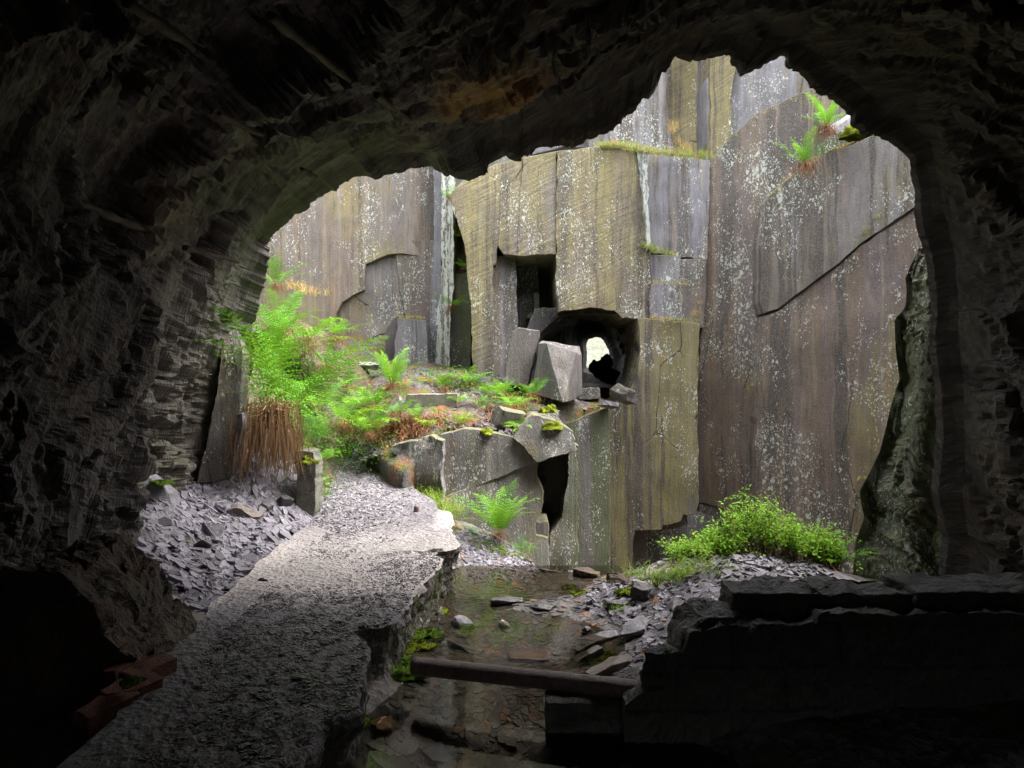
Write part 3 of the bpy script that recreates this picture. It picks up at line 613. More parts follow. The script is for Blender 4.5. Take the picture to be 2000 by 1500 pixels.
def ground_mat():
    m = M('slate rubble ground'); s = m.math
    v = m.vor(m.warp(m.vec((1, 1, 1)), 6, .05), 16.); rr = m.n('ShaderNodeSeparateColor'); m.t.links.new(v.outputs['Color'], rr.inputs[0])
    n1 = m.noise(m.co, 1.1, 4, .6); n2 = m.noise(m.co, 14, 5, .7)
    col = m.mix(rr.outputs[0], (.06, .05, .05), (.15, .135, .15))
    col = m.mix(m.ss(n2, .45, .65, 0, .8), col, (.10, .075, .06))
    sx = m.n('ShaderNodeSeparateXYZ'); m.t.links.new(m.co, sx.inputs[0])
    wetn = m.ss(s('ADD', sx.outputs[2], s('MULTIPLY', n2, .08)), -.33, -.42)
    bed = m.mix(rr.outputs[1], (.03, .027, .024), (.10, .085, .07)); bed = m.mix(m.ss(rr.outputs[2], .92, .94), bed, (.22, .09, .035)); bed = m.mix(m.ss(n1, .5, .62, 0, .6), bed, (.05, .075, .015))
    col = m.mix(wetn, col, bed)
    mo = m.ss(m.noise(m.co, 2.3, 5, .6), .56, .66)
    col = m.mix(s('MULTIPLY', mo, .55), col, (.07, .09, .02))
    out = m.ss(sx.outputs[1], 8.4, 9.2)
    col = m.mix(s('MULTIPLY', out, m.ss(n1, .35, .5)), col, m.mix(m.ss(n2, .42, .58), (.035, .045, .012), (.10, .055, .03)))
    h = s('ADD', s('MULTIPLY', v.outputs['Distance'], .5), n2)
    return m.bsdf(col, m.ss(wetn, 0, 1, .75, .3), m.bump(h, .03), .5)
GM = ground_mat()
def ground():
    xs = nonuni([(-7.5, -4, .25), (-4, 3.2, .028), (3.2, 4.6, .08), (4.6, 9, .3)])
    ys = nonuni([(-6, 2, .3), (2, 9, .028), (9, 12.5, .07), (12.5, 16, .3)])
    X, Y = np.meshgrid(xs, ys)
    Z = gz(X, Y)
    o = mesh_np('ground', np.stack([X, Y, Z], -1), grid_faces(len(ys), len(xs)), [GM], smooth=True)
    tag(o, 'slate rubble floor with the stream bed running through it', kind='structure')
ground()
upc = [(at(865, 850, 9.9)), at(940, 838, 10), at(1000, 850, 9.9), at(1060, 822, 10.1), at(1110, 840, 10.3), at(1185, 790, 12.7), at(1100, 790, 12.3), at(1160, 784, 12.9), at(1000, 745, 12.9), at(960, 737, 13), at(900, 722, 13.5), at(800, 722, 13.3),
       at(700, 702, 13.8), at(620, 700, 13.5), at(760, 765, 11.5), at(850, 772, 11.5), at(950, 772, 11.6), at(1050, 792, 11.7), at(795, 862, 9.9), at(740, 868, 10.2), at(680, 885, 10.8), at(650, 850, 11.6), at(600, 780, 12.5), at(880, 800, 10.7), at(980, 810, 10.8),
       np.array([-2.3, 9.9, .35]), np.array([-1.75, 9.3, .3]), np.array([-4.5, 14, 2.6]), np.array([1.6, 14.5, 1.3]), np.array([-1, 15, 2.0])]
TU = TPS(upc)
def uz(x, y):
    x = np.asarray(x, float); y = np.asarray(y, float); P = np.stack([x, y, 0 * x], -1)
    return TU(x, y) + .06 * fbm(P * 1.8, 4, 71) + .012 * fbm(P * 9, 3, 72)
def inpoly(x, y, poly):
    r = np.zeros(x.shape, bool); n = len(poly)
    for i in range(n):
        x0, y0 = poly[i]; x1, y1 = poly[(i + 1) % n]
        if y0 == y1: continue
        c = ((y0 > y) != (y1 > y)) & (x < (x1 - x0) * (y - y0) / (y1 - y0) + x0); r ^= c
    return r
def uground_mat():
    m = M('ledge soil'); s = m.math
    n1 = m.noise(m.co, 2.0, 5, .6); n2 = m.noise(m.co, 16, 5, .7); n3 = m.noise(m.co, 5, 4, .6)
    v = m.vor(m.co, 20.); rr = m.n('ShaderNodeSeparateColor'); m.t.links.new(v.outputs['Color'], rr.inputs[0])
    col = m.mix(rr.outputs[0], (.08, .07, .07), (.16, .145, .155))
    col = m.mix(m.ss(n2, .45, .6), col, (.08, .06, .05))
    mask = m.ss(n1, .42, .52)
    col = m.mix(mask, col, m.mix(m.ss(n3, .42, .6), (.08, .11, .02), (.18, .075, .03)))
    col = m.mix(m.ss(m.nz(), .55, .3), col, m.mix(n2, (.05, .05, .05), (.14, .135, .13)))
    return m.bsdf(col, .85, m.bump(s('ADD', n2, n3), .05), .3)
def upper():
    poly = [(-.98, 10.0), (-.4, 10.2), (.05, 10.2), (.34, 10.2), (.40, 11.4), (.80, 11.7), (.98, 12.3), (1.60, 12.45), (1.66, 12.95), (2.2, 13.1), (2.4, 16), (-7, 16), (-7, 13.0), (-4.1, 12.2), (-3.3, 11.6), (-2.6, 11.0), (-2.15, 10.3), (-1.75, 9.5), (-1.5, 9.25)]
    xs = np.arange(-7, 2.6, .05); ys = np.arange(9.1, 16, .05); X, Y = np.meshgrid(xs, ys)
    msk = inpoly(X, Y, poly)
    Z = np.where(msk, uz(X, Y), -1.2)
    o = mesh_np('ledge_ground', np.stack([X, Y, Z], -1), grid_faces(len(ys), len(xs))[(msk | np.roll(msk, 1, 0) | np.roll(msk, -1, 0) | np.roll(msk, 1, 1) | np.roll(msk, -1, 1))[:-1, :-1].ravel()], [uground_mat()], smooth=True)
    tag(o, 'raised ground of soil, moss and slate in front of the tunnel', kind='structure')
upper()

# path: broken concrete topped with slate chippings
PY = [1.2, 2.5, 3.28, 4.27, 5.3, 6.1, 6.9, 7.3, 7.9, 8.9, 10.0, 11.2, 12.2]
PLx = [-1.95, -1.97, -1.9, -2.12, -2.2, -2.27, -2.3, -2.3, -2.30, -2.42, -2.85, -3.35, -3.7]
PRx = [-.62, -.66, -.66, -.80, -.72, -.64, -.60, -.60, -.70, -1.02, -1.70, -2.45, -2.9]
PZ = [0, 0, 0, 0, 0, 0, 0, 0, .02, .10, .28, .42, .55]
def pz(y): return np.interp(y, PY, PZ)
def path_mat():
    m = M('path concrete'); s = m.math
    n1 = m.noise(m.co, 1.3, 5, .6); n2 = m.noise(m.co, 22, 5, .7); n3 = m.noise(m.co, 70, 4, .7)
    v = m.vor(m.warp(m.co, 10, .04), 26.); rr = m.n('ShaderNodeSeparateColor'); m.t.links.new(v.outputs['Color'], rr.inputs[0])
    gv = m.mix(rr.outputs[0], (.085, .075, .085), (.21, .195, .22))
    cc = m.mix(n2, (.42, .37, .35), (.64, .59, .58))
    sx = m.n('ShaderNodeSeparateXYZ'); m.t.links.new(m.co, sx.inputs[0]); x, y = sx.outputs[0], sx.outputs[1]
    # bare cement along the left margin and the middle stretch
    mg = m.ss(s('ADD', x, s('MULTIPLY', n1, .5)), -1.75, -1.95)
    mid = s('MULTIPLY', m.ss(s('ADD', y, s('MULTIPLY', n2, .8)), 5.0, 5.9), m.ss(s('ADD', y, s('MULTIPLY', n1, 1.2)), 8.9, 7.0))
    far = m.ss(y, 6.9, 8.0)
    mgf = m.ss(y, 7.3, 6.6); rim = s('MULTIPLY', m.ss(s('ADD', x, s('MULTIPLY', n1, .4)), -.72, -.58), far)
    k = s('MAXIMUM', s('MULTIPLY', mg, mgf), s('MAXIMUM', s('MULTIPLY', mid, .75), rim))
    k = s('MULTIPLY', k, m.ss(n2, .25, .6, .45, 1.))
    col = m.mix(k, gv, cc)
    col = m.mix(m.ss(n3, .5, .68, 0, .55), col, (.10, .09, .09))
    side = m.ss(m.nz(), .6, .3)
    col = m.mix(side, col, m.mix(m.ss(m.noise(m.co, 7, 4), .5, .62), (.12, .105, .09), (.075, .095, .02)))
    near_dark = m.ss(s('ADD', y, s('MULTIPLY', n1, 1.2)), 5.7, 4.7)          # darker and glossier towards the near end
    col = m.mix(s('MULTIPLY', near_dark, m.ss(mg, .2, .8, .38, .1)), col, (.05, .045, .043))
    h = s('ADD', s('MULTIPLY', v.outputs['Distance'], .8), s('ADD', n2, s('MULTIPLY', n3, .5)))
    return m.bsdf(col, m.ss(near_dark, 0, 1, .75, .42), m.bump(h, .025), .5)
def edges(y):
    q = np.stack([y * 1.7, 0 * y, 0 * y], -1)
    L = np.interp(y, PY, PLx) + .03 * fbm(q * 2, 4, 81)
    Rr = np.interp(y, PY, PRx) + .035 * fbm(q * 1.6 + 9, 5, 82, .6)
    Rr = Rr - .13 * np.exp(-((y - 6.45) / .07) ** 2) + .10 * np.exp(-((y - 6.75) / .2) ** 2) - .12 * np.exp(-((y - 4.45) / .12) ** 2) - .22 * sstep(3.35, 3.2, y) - .10 * sstep(4.6, 4.45, y) * sstep(3.2, 3.5, y)
    return L, Rr
def path():
    ys = nonuni([(1.2, 2.6, .05), (2.6, 8.2, .022), (8.2, 12.2, .05)]); nu = 80
    L, Rr = edges(ys); u = np.linspace(0, 1, nu)
    X = L[:, None] * (1 - u) + Rr[:, None] * u; Y = np.repeat(ys[:, None], nu, 1)
    P = np.stack([X, Y, 0 * X], -1)
    nearr = sstep(5.6, 4.2, Y)
    Z = pz(Y) + .014 * fbm(P * 3, 4, 83) + (.005 + .006 * nearr) * fbm(P * 16, 4, 84) * (1 - .7 * sstep(.2, .12, u)[None])
    # broken step across the slab
    step = .035 * np.exp(-np.abs(X + .75) * 3) * (Y > 6.45 + .1 * fbm(np.stack([X * 3, X * 0, X * 0], -1), 3, 85))
    Z = Z + step - .02 * sstep(.975, 1, u)[None]
    V = [np.stack([X, Y, Z], -1)]
    # right flank, undercut and rough
    nz_ = 14; Fk = []
    for j in range(1, nz_):
        t = j / (nz_ - 1); q = np.stack([Rr, ys, Z[:, -1] - t * .55], -1)
        q[:, 0] += -.05 * math.sin(t * 2.2) + .04 * fbm(q * 7, 4, 86, .6); Fk.append(q)
    Fk = np.stack(Fk, 1)
    G = np.concatenate([V[0], Fk], 1)
    Lf = np.stack([L, ys, Z[:, 0] - .3], -1)[:, None]
    G = np.concatenate([Lf, G], 1)
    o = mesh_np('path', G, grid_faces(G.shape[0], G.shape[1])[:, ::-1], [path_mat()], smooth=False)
    tag(o, 'broken concrete path strewn with slate chippings curving out of the cave', kind='structure')
path()

# water
def water():
    m = M('stream water')
    fr = m.n('ShaderNodeFresnel'); fr.inputs['IOR'].default_value = 1.33
    nb = m.bump(m.math('ADD', m.noise(m.vec((1, 1, 1)), 5, 3, .5), m.math('MULTIPLY', m.noise(m.co, 24, 2), .25)), .004, .55)
    m.t.links.new(nb, fr.inputs['Normal'])
    g = m.n('ShaderNodeBsdfGlossy'); g.inputs['Roughness'].default_value = .03; m.t.links.new(nb, g.inputs['Normal'])
    t = m.n('ShaderNodeBsdfTransparent'); t.inputs[0].default_value = (.62, .59, .52, 1)
    mx = m.n('ShaderNodeMixShader'); m.t.links.new(m.math('MULTIPLY', fr.outputs[0], 1.5, True), mx.inputs[0]); m.t.links.new(t.outputs[0], mx.inputs[1]); m.t.links.new(g.outputs[0], mx.inputs[2])
    m.t.links.new(mx.outputs[0], m.out.inputs[0])
    xs = np.arange(-1.6, 1.25, .05); ys = np.arange(1.0, 7.65, .05); X, Y = np.meshgrid(xs, ys)
    o = mesh_np('stream_water', np.stack([X, Y, 0 * X + WL], -1), grid_faces(len(ys), len(xs)), [m.m], smooth=True)
    tag(o, 'shallow clear stream beside the path', kind='structure')
water()
# hillside beyond the tunnel
def hill():
    xs = np.linspace(-30, 40, 90); ys = np.linspace(22.5, 90, 70); X, Y = np.meshgrid(xs, ys)
    P = np.stack([X, Y, 0 * X], -1)
    Z = 1.95 + .0 * X + np.clip(Y - 25, 0, None) * .16 + .25 * fbm(P * .5, 4, 91) * sstep(23, 30, Y)
    m = M('hillside'); n = m.noise(m.co, 2.2, 5, .7)
    col = m.mix(m.ss(n, .4, .6), (.035, .05, .016), (.07, .06, .045)); col = m.mix(m.ss(m.noise(m.co, 7., 4), .52, .6), col, (.12, .115, .11))
    tag(mesh_np('hillside', np.stack([X, Y, Z], -1), grid_faces(len(ys), len(xs)), [m.bsdf(col, .9)], smooth=True), 'sunlit rubble and grass hillside seen through the tunnel', kind='structure')
hill()

# ------------------------------------------------------------------ stones
def chips(name, n, region, zf, size, thick, mat, label, seed=1, tilt=.5, flat=.0, lift=0.0, kind='stuff', szpow=2.0):
    """loose flat slate pieces: irregular prisms lying on the surface zf"""
    rg = np.random.default_rng(seed)
    X = []; tot = 0
    while tot < n:
        x, y = region(rg, n); X.append(np.stack([x, y], 1)); tot += len(x)
    XY = np.concatenate(X)[:n]; n = len(XY)
    k = 6; ang = (np.arange(k)[None] + rg.uniform(-.35, .35, (n, k))) * 2 * np.pi / k
    sz = size[0] + (size[1] - size[0]) * rg.random(n) ** szpow
    rr = sz[:, None] * rg.uniform(.65, 1.1, (n, k)); el = rg.uniform(.4, .85, n)[:, None]
    px = rr * np.cos(ang); py = rr * np.sin(ang) * el
    th = (thick[0] + (thick[1] - thick[0]) * rg.random(n)) * (.5 + sz / size[1])
    yaw = rg.uniform(0, 2 * np.pi, n)[:, None]
    qx = px * np.cos(yaw) - py * np.sin(yaw); qy = px * np.sin(yaw) + py * np.cos(yaw)
    e = .03; x, y = XY[:, 0], XY[:, 1]; z = zf(x, y)
    gx = (zf(x + e, y) - z) / e; gy = (zf(x, y + e) - z) / e
    gx = np.clip(gx, -1, 1) + rg.normal(0, tilt, n) * .5; gy = np.clip(gy, -1, 1) + rg.normal(0, tilt, n) * .5
    zt = qx * gx[:, None] + qy * gy[:, None]
    base = (z + lift)[:, None]
    top = np.stack([x[:, None] + qx * .9, y[:, None] + qy * .9, base + zt + th[:, None]], -1)
    bot = np.stack([x[:, None] + qx, y[:, None] + qy, base + zt - th[:, None] * .5], -1)
    V = np.concatenate([top, bot], 1)
    o = np.arange(n)[:, None] * (2 * k)
    F6 = o + np.arange(k)[None]
    j = np.arange(k); j2 = (j + 1) % k
    F4 = np.stack([j, k + j, k + j2, j2], -1)[None] + o[:, :, None]
    ob = mesh_np(name, V, [F6, F4.reshape(-1, 4)], [mat])
    return tag(ob, label, kind=kind)
def rect(x0, x1, y0, y1, fn=None):
    def f(rg, n):
        x = rg.uniform(x0, x1, n); y = rg.uniform(y0, y1, n)
        if fn is not None:
            k = fn(x, y); x, y = x[k], y[k]
        return x, y
    return f
def le(x, y): return x < np.interp(y, PY, PLx) - .02
chips('slate_scree', 14000, rect(-4.0, -2.0, 3.9, 9.0, le), gz, (.008, .085), (.002, .008), CHIP, 'heap of loose grey slate chips along the left wall of the cave', 2, .40, szpow=3.2)
chips('slate_scree', 240, rect(-3.8, -2.1, 4.2, 8.9, le), gz, (.05, .12), (.006, .022), CHIP, 'larger flat slates lying on the chips by the left wall', 3, .35, szpow=1.5)
def onpath(x, y):
    L, Rr = edges(y); return (x > L + .03) & (x < Rr - .02)
def pk(lo, hi, dens):
    def f(x, y):
        rg = np.random.default_rng(int(abs(x[0]) * 1e6) % 99999)
        nn = fbm(np.stack([x * 1.2, y * 1.2, 0 * x], -1), 3, 95)
        mar = (x > np.interp(y, PY, PLx) + .28 + .1 * nn) | (y > 7.2 + .5 * nn)
        return onpath(x, y) & mar & (rg.random(len(x)) < dens(y, nn))
    return f
pzz = lambda x, y: pz(y) + .014 * fbm(np.stack([x, y, 0 * x], -1) * 3, 4, 83)
chips('path_gravel', 9000, rect(-2.4, -.5, 2.4, 5.2, pk(0, 0, lambda y, n: .9 + 0 * y)), pzz, (.006, .021), (.0015, .004), chipmat('dark path chip', (.05, .046, .05), (.15, .14, .15), (.19, .17, .15), .4), 'dark slate pieces bedded in the near path', 4, .3, lift=-.001)
chips('path_gravel', 6500, rect(-2.4, -.5, 4.8, 7.6, pk(0, 0, lambda y, n: .35 + .5 * n)), pzz, (.004, .016), (.0015, .004), PCHIP, 'small pale slate chips on the bright stretch of path', 5, .5)
chips('path_gravel', 12000, rect(-3.8, -.6, 6.6, 12.1, pk(0, 0, lambda y, n: sstep(6.6, 8.4, y) + .15 * n)), pzz, (.009, .034), (.002, .007), PCHIP, 'blue grey slate chippings covering the far path', 6, .5)
rt = lambda x, y: x > np.interp(y, PY, PRx) + .03
chips('stream_rubble', 6500, rect(-.8, 1.5, 4.1, 8.6, lambda x, y: rt(x, y)), lambda x, y: gz(x, y) - .001, (.010, .065), (.002, .006), CHIPD, 'wet slate pieces on the bed and banks of the stream', 7, .08)
chips('stream_rubble', 3600, rect(-.2, 3.0, 4.6, 8.0, lambda x, y: rt(x, y) & (gz(x, y) > -.38)), gz, (.012, .07), (.003, .010), CHIP, 'grey slate rubble on the bank rising to the right of the stream', 8, .5)
chips('stream_rubble', 1500, rect(-.75, .25, 7.3, 8.5, lambda x, y: rt(x, y)), gz, (.015, .055), (.003, .009), CHIP, 'slate fragments between the path and the lone fern', 9, .5)
chips('stream_rubble', 900, rect(-.8, 1.2, 2.6, 4.3), gz, (.02, .12), (.004, .012), CHIPD, 'dark slates lying in the near pool', 10, .15)
chips('ledge_rubble', 5000, rect(-3.3, 1.65, 9.9, 13.2, lambda x, y: (fbm(np.stack([x, y, 0 * x], -1) * 1.1, 3, 97) > -.2) & ~((x > .8) & (y < 12.4))), uz, (.012, .05), (.003, .008), chipmat('dull slate chip', (.07, .062, .065), (.17, .155, .17)), 'slate chips scattered on the raised ground by the tunnel', 11, .5)

def stone(name, loc, size, rot, mat, label, cat, seed=0, n=2, cuts=5, layer=.0, group=None, rough=.012):
    """angular block: a box cut by random planes, then roughened"""
    rg = random.Random(seed)
    bm = bmesh.new(); bmesh.ops.create_cube(bm, size=1)
    for k in range(cuts):
        d = Vector((rg.uniform(-1, 1), rg.uniform(-1, 1), rg.uniform(-.8, .8))).normalized()
        off_ = rg.uniform(.38, .52)
        g = bmesh.ops.bisect_plane(bm, geom=bm.verts[:] + bm.edges[:] + bm.faces[:], plane_co=d * off_, plane_no=d, clear_outer=True)
        ed = [e for e in g['geom_cut'] if isinstance(e, bmesh.types.BMEdge)]
        if ed: bmesh.ops.contextual_create(bm, geom=ed)
    bmesh.ops.bevel(bm, geom=bm.edges[:], offset=.018, segments=1, affect='EDGES')
    bmesh.ops.triangulate(bm, faces=bm.faces[:])
    bmesh.ops.subdivide_edges(bm, edges=bm.edges[:], cuts=n, use_grid_fill=True)
    for v in bm.verts:
        q = np.array(v.co[:]) * np.array(size)
        nn = float(fbm(q * 9 + seed, 4, seed)) * rough + float(vn(q * np.array([3, 3, 40]) + seed, seed)) * layer
        v.co = Vector(q) + v.normal * nn
    me = bpy.data.meshes.new(name); bm.to_mesh(me); bm.free(); me.materials.append(mat)
    o = bpy.data.objects.new(name, me); COL.objects.link(o)
    o.location = Vector([float(c) for c in loc]); o.rotation_euler = tuple(R(a) for a in rot)
    return tag(o, label, cat, group)
SG = simple('grey slate', (.15, .145, .165), (.25, .24, .27), 7, .6, .012, 40, .45, c3=(.12, .11, .10))
SGW = simple('wet slate', (.04, .038, .04), (.10, .09, .09), 7, .35, .012, 40, .5, c3=(.10, .10, .04))
SBR = simple('brownish slate', (.14, .115, .095), (.20, .17, .15), 7, .7, .012, 40, .4)
def gp(px, py, zoff=0., lo=3., hi=9.5, f=gz):
    """point of the ground seen at a pixel"""
    d = np.linspace(lo, hi, 600); x = (px - 1000) / F * d; z = CZ - (py - 750) / F * d
    g = f(x, d); k = np.where(z <= g)[0]; i = k[0] if len(k) else -1
    return np.array([x[i], d[i], float(g[i]) + zoff])
SL = [
 ('boulder', (478, 1005), .0, (.50, .24, .19), (0, 8, -12), SBR, 'long layered slate block lying near the mossy concrete post', 'rock', .02),
 ('boulder', (432, 1000), .03, (.14, .12, .22), (10, 0, 20), SG, 'upright mossy stone at the left end of the long layered block', 'rock', .01),
 ('slate_slab', (410, 1050), .02, (.22, .05, .24), (-28, 8, 12), SG, 'square grey slate propped upright on the chips', 'slate', .005),
 ('slate_slab', (395, 1070), .01, (.12, .07, .14), (40, 20, 50), SGW, 'dark stone next to the square upright slate', 'rock', .005),
 ('slate_slab', (278, 1060), .0, (.05, .16, .22), (0, -40, 20), SG, 'slanting thin slate stuck in the chip heap by the left wall', 'slate', .004),
 ('slate_slab', (255, 1175), .0, (.42, .3, .025), (-3, 4, 25), SG, 'wide flat slate at the foot of the chip heap', 'slate', .002),
 ('slate_slab', (330, 1215), -.02, (.50, .42, .05), (4, 4, 35), SBR, 'large half buried slab between the brick pillar and the path', 'slate', .003),
 ('slate_slab', (285, 1095), .01, (.26, .16, .03), (-10, 10, -15), SG, 'medium flat slate in the middle of the chip heap', 'slate', .002),
 ('slate_slab', (545, 1030), .01, (.24, .10, .03), (6, 10, 10), SG, 'pale thin slate beside the foot of the mossy post', 'slate', .002),
 ('boulder', (555, 985), .03, (.22, .16, .16), (20, 10, 40), SGW, 'dark stone in the shadow behind the mossy post', 'rock', .01),
 ('boulder', (520, 995), .02, (.16, .14, .10), (20, 40, 10), SGW, 'dark stone under the straw of the big fern', 'rock', .01),
 ('boulder', (1255, 1170), .03, (.24, .16, .18), (20, 10, -30), SGW, 'dark angular rock with moss on its back on the right bank', 'rock', .015),
 ('boulder', (1205, 1185), .01, (.26, .14, .11), (0, 12, 8), SGW, 'low dark rock beside the stream below the mossy rock', 'rock', .015),
 ('boulder', (1250, 1215), .01, (.15, .12, .12), (30, 10, -50), SGW, 'pointed dark stone nearer the pool', 'rock', .01),
 ('boulder', (1210, 1140), .03, (.26, .16, .12), (0, 8, 10), SOIL, 'brown lumpy rock among the grass at the far bank', 'rock', .01),
 ('boulder', (1250, 1146), .02, (.15, .10, .06), (0, 5, 10), simple('pale boulder', (.33, .25, .20), (.42, .33, .27), 6, .7), 'smooth pinkish boulder in front of the brown lumpy rock', 'rock', .0),
 ('boulder', (1290, 1142), .02, (.14, .12, .08), (0, 25, 20), SOIL, 'brown stone just right of the pinkish boulder', 'rock', .01),
 ('boulder', (1145, 1125), .02, (.34, .20, .10), (0, 5, -20), SOIL, 'dark earthy hump at the far end of the pool', 'rock', .01),
 ('boulder', (1030, 1098), .01, (.14, .10, .09), (0, 5, 30), SOIL, 'brown clod at the left of the far grass tuft', 'rock', .01),
 ('boulder', (1058, 1100), .02, (.08, .07, .09), (0, 5, 30), SGW, 'small dark cube of rock below the far grass tuft', 'rock', .005),
 ('boulder', (1270, 1100), .04, (.16, .14, .14), (10, 5, 30), SG, 'grey stone among the grass at the foot of the bilberry bush', 'rock', .01),
 ('slate_slab', (1075, 1118), .02, (.30, .07, .02), (0, 2, -12), SG, 'thin slate lying in the far pool', 'slate', .002),
 ('slate_slab', (1160, 1255), .02, (.45, .20, .06), (0, -8, 18), SG, 'smooth grey slab sloping into the stream on the right', 'slate', .003),
 ('slate_slab', (1240, 1235), .03, (.36, .22, .05), (4, -14, 28), SG, 'upper smooth grey slab on the right bank', 'slate', .003),
 ('slate_slab', (1130, 1300), .03, (.50, .16, .10), (-12, -20, 22), SGW, 'dark mossy slab behind the right end of the pipe', 'slate', .01),
 ('slate_slab', (1190, 1310), .03, (.42, .20, .06), (-8, -16, 26), SBR, 'brown tilted slab between the pipe and the broken wall', 'slate', .01),
 ('slate_slab', (1040, 1285), .02, (.44, .22, .025), (0, 0, 5), simple('reddish slate', (.20, .12, .095), (.26, .17, .14), 6, .4), 'reddish flat slab just under the water behind the pipe', 'slate', .002),
 ('slate_slab', (910, 1270), .02, (.34, .12, .05), (5, 14, -25), SG, 'grey slab angled beside the mossy bank behind the pipe', 'slate', .004),
 ('slate_slab', (905, 1225), .03, (.26, .20, .07), (8, 14, -30), SG, 'grey wedge on the left shore of the stream', 'slate', .004),
 ('slate_slab', (860, 1215), .06, (.05, .12, .12), (8, 4, -20), SG, 'upright pale slate leaning by the path edge', 'slate', .002),
 ('slate_slab', (990, 1180), .03, (.36, .14, .09), (0, 6, 8), SGW, 'dark ridge of slate between the two pools', 'rock', .015),
 ('slate_slab', (1060, 1190), .02, (.30, .16, .05), (0, 3, -8), SGW, 'flat dark slate at the right of the ridge between the pools', 'slate', .004),
 ('slate_slab', (900, 1316), .01, (.20, .08, .02), (5, 4, -20), SG, 'flat slate under the left end of the pipe', 'slate', .002),
 ('slate_slab', (985, 1225), .02, (.06, .09, .03), (10, 12, 40), simple('pale quartz', (.5, .47, .42), (.62, .6, .56), 8, .5), 'pale stone standing out of the stream', 'rock', .002),
 ('slate_slab', (1145, 1235), .02, (.08, .06, .05), (20, 12, 40), SG, 'small pale triangle of slate in the stream', 'slate', .002),
 ('boulder', (745, 1420), .0, (.16, .16, .10), (20, 12, 40), simple('ochre cobble', (.30, .17, .07), (.38, .26, .14), 6, .5), 'ochre cobble at the left edge of the near pool', 'rock', .002),
 ('boulder', (650, 1430), -.05, (.26, .18, .14), (0, 4, 20), SOIL, 'mossy lump at the near corner of the path', 'rock', .01),
 ('slate_slab', (583, 1327), .012, (.09, .045, .012), (2, 4, 20), simple('green slate', (.10, .15, .09), (.13, .18, .11), 8, .4), 'greenish flat stone on the dark part of the path', 'slate', .0),
 ('slate_slab', (512, 1136), .012, (.09, .02, .012), (2, 4, 5), SGW, 'dark sliver of slate on the pale path', 'slate', .0),
]
for k, (nm, (px, py), zo, sz, rt_, mt, lb, ct, ly) in enumerate(SL):
    sz = tuple(q * (.82 if nm == 'boulder' or px > 800 else 1.) for q in sz)
    fz = (lambda x, y: np.maximum(gz(x, y), np.where(onpath(x, y), pz(y), -9))) if nm == 'slate_slab' and px in (583, 512) else gz
    p = gp(px, py, 0, f=fz)
    p[2] += zo
    stone(nm, p, sz, rt_, mt, lb, ct, seed=100 + k, layer=ly * .3, cuts=9, rough=.014)

# the two split blocks by the tunnel, and the rest at its foot
def prism(name, front, pl, thick, mat, label, cat, rough=.015, seed=0, backdir=(0, 1, 0)):
    o = slab(name, front, pl, mat, thick, rough, .12, .008, seed, 3., back=backdir)
    return tag(o, label, cat)
prism('slate_block', [(1001, 648), (1012, 640), (1052, 646), (1044, 690), (1030, 752), (985, 752), (992, 700)], plane(1018, 700, 12.2, 8, 4), .38, RBL, 'upright squared slate block with a pale top left of the tunnel', 'rock', seed=201, backdir=(.1, 1, .0))
bl = empty('slate_block', at(1085, 785, 12.0), 'wedge shaped cleft slate block leaning beside the upright one', 'rock')
def faceted():
    A = [(1052, 668), (1066, 668), (1134, 684), (1136, 692), (1140, 745), (1128, 782), (1098, 786), (1070, 780), (1040, 770), (1044, 710)]
    # front ridge runs from the top left down to the foot
    V = [at(1052, 670, 12.05), at(1066, 669, 11.75), at(1126, 688, 12.0), at(1136, 694, 12.35), at(1137, 770, 12.35), at(1118, 783, 11.9), at(1100, 787, 11.55), at(1040, 768, 11.9),
         at(1058, 664, 12.6), at(1132, 676, 12.7), at(1044, 740, 12.7), at(1132, 765, 12.8)]
    F_ = [(0, 1, 6, 7), (1, 2, 5, 6), (2, 3, 4, 5), (0, 8, 9, 3, 2, 1), (8, 0, 7, 10), (3, 9, 11, 4), (9, 8, 10, 11), (7, 6, 5, 4, 11, 10)]
    bm = bmesh.new(); vv = [bm.verts.new(v) for v in V]
    for f in F_: bm.faces.new([vv[i] for i in f])
    bmesh.ops.recalc_face_normals(bm, faces=bm.faces[:])
    bmesh.ops.bevel(bm, geom=bm.edges[:], offset=.015, segments=1, affect='EDGES')
    bmesh.ops.triangulate(bm, faces=bm.faces[:]); bmesh.ops.subdivide_edges(bm, edges=bm.edges[:], cuts=4, use_grid_fill=True)
    for v in bm.verts:
        q = np.array(v.co[:]); v.co += v.normal * float(fbm(q * 5, 4, 5)) * .012
    me = bpy.data.meshes.new('slate_block'); bm.to_mesh(me); bm.free(); me.materials.append(RBL)
    o = bpy.data.objects.new('block_body', me); COL.objects.link(o); return o
ob = faceted(); COL.objects.unlink(ob); me_ = ob.data; bpy.data.objects.remove(ob); lbl = bl['label']; bpy.data.objects.remove(bl)
ob = bpy.data.objects.new('slate_block', me_); COL.objects.link(ob); tag(ob, lbl, 'rock')
prism('slate_block', [(1134, 760), (1170, 758), (1172, 778), (1130, 780)], plane(1150, 770, 12.9, 0), .25, RBL, 'low flat block on the tunnel floor', 'rock', seed=203)
stone('boulder', at(1178, 728, 20.3), (.75, .6, .42), (10, 24, 30), MORT, 'dark rubble heaped at the far mouth of the tunnel', 'rock', seed=211, cuts=9, rough=.05, n=4)
stone('boulder', at(1184, 708, 20.8), (.4, .4, .34), (10, 34, 60), MORT, 'topmost dark stone of the rubble at the far mouth of the tunnel', 'rock', seed=221, cuts=9, rough=.04, n=4)
stone('boulder', at(1216, 770, 12.6), (.35, .5, .28), (20, 20, 40), RH, 'rounded stone at the right foot of the tunnel mouth', 'rock', seed=212)
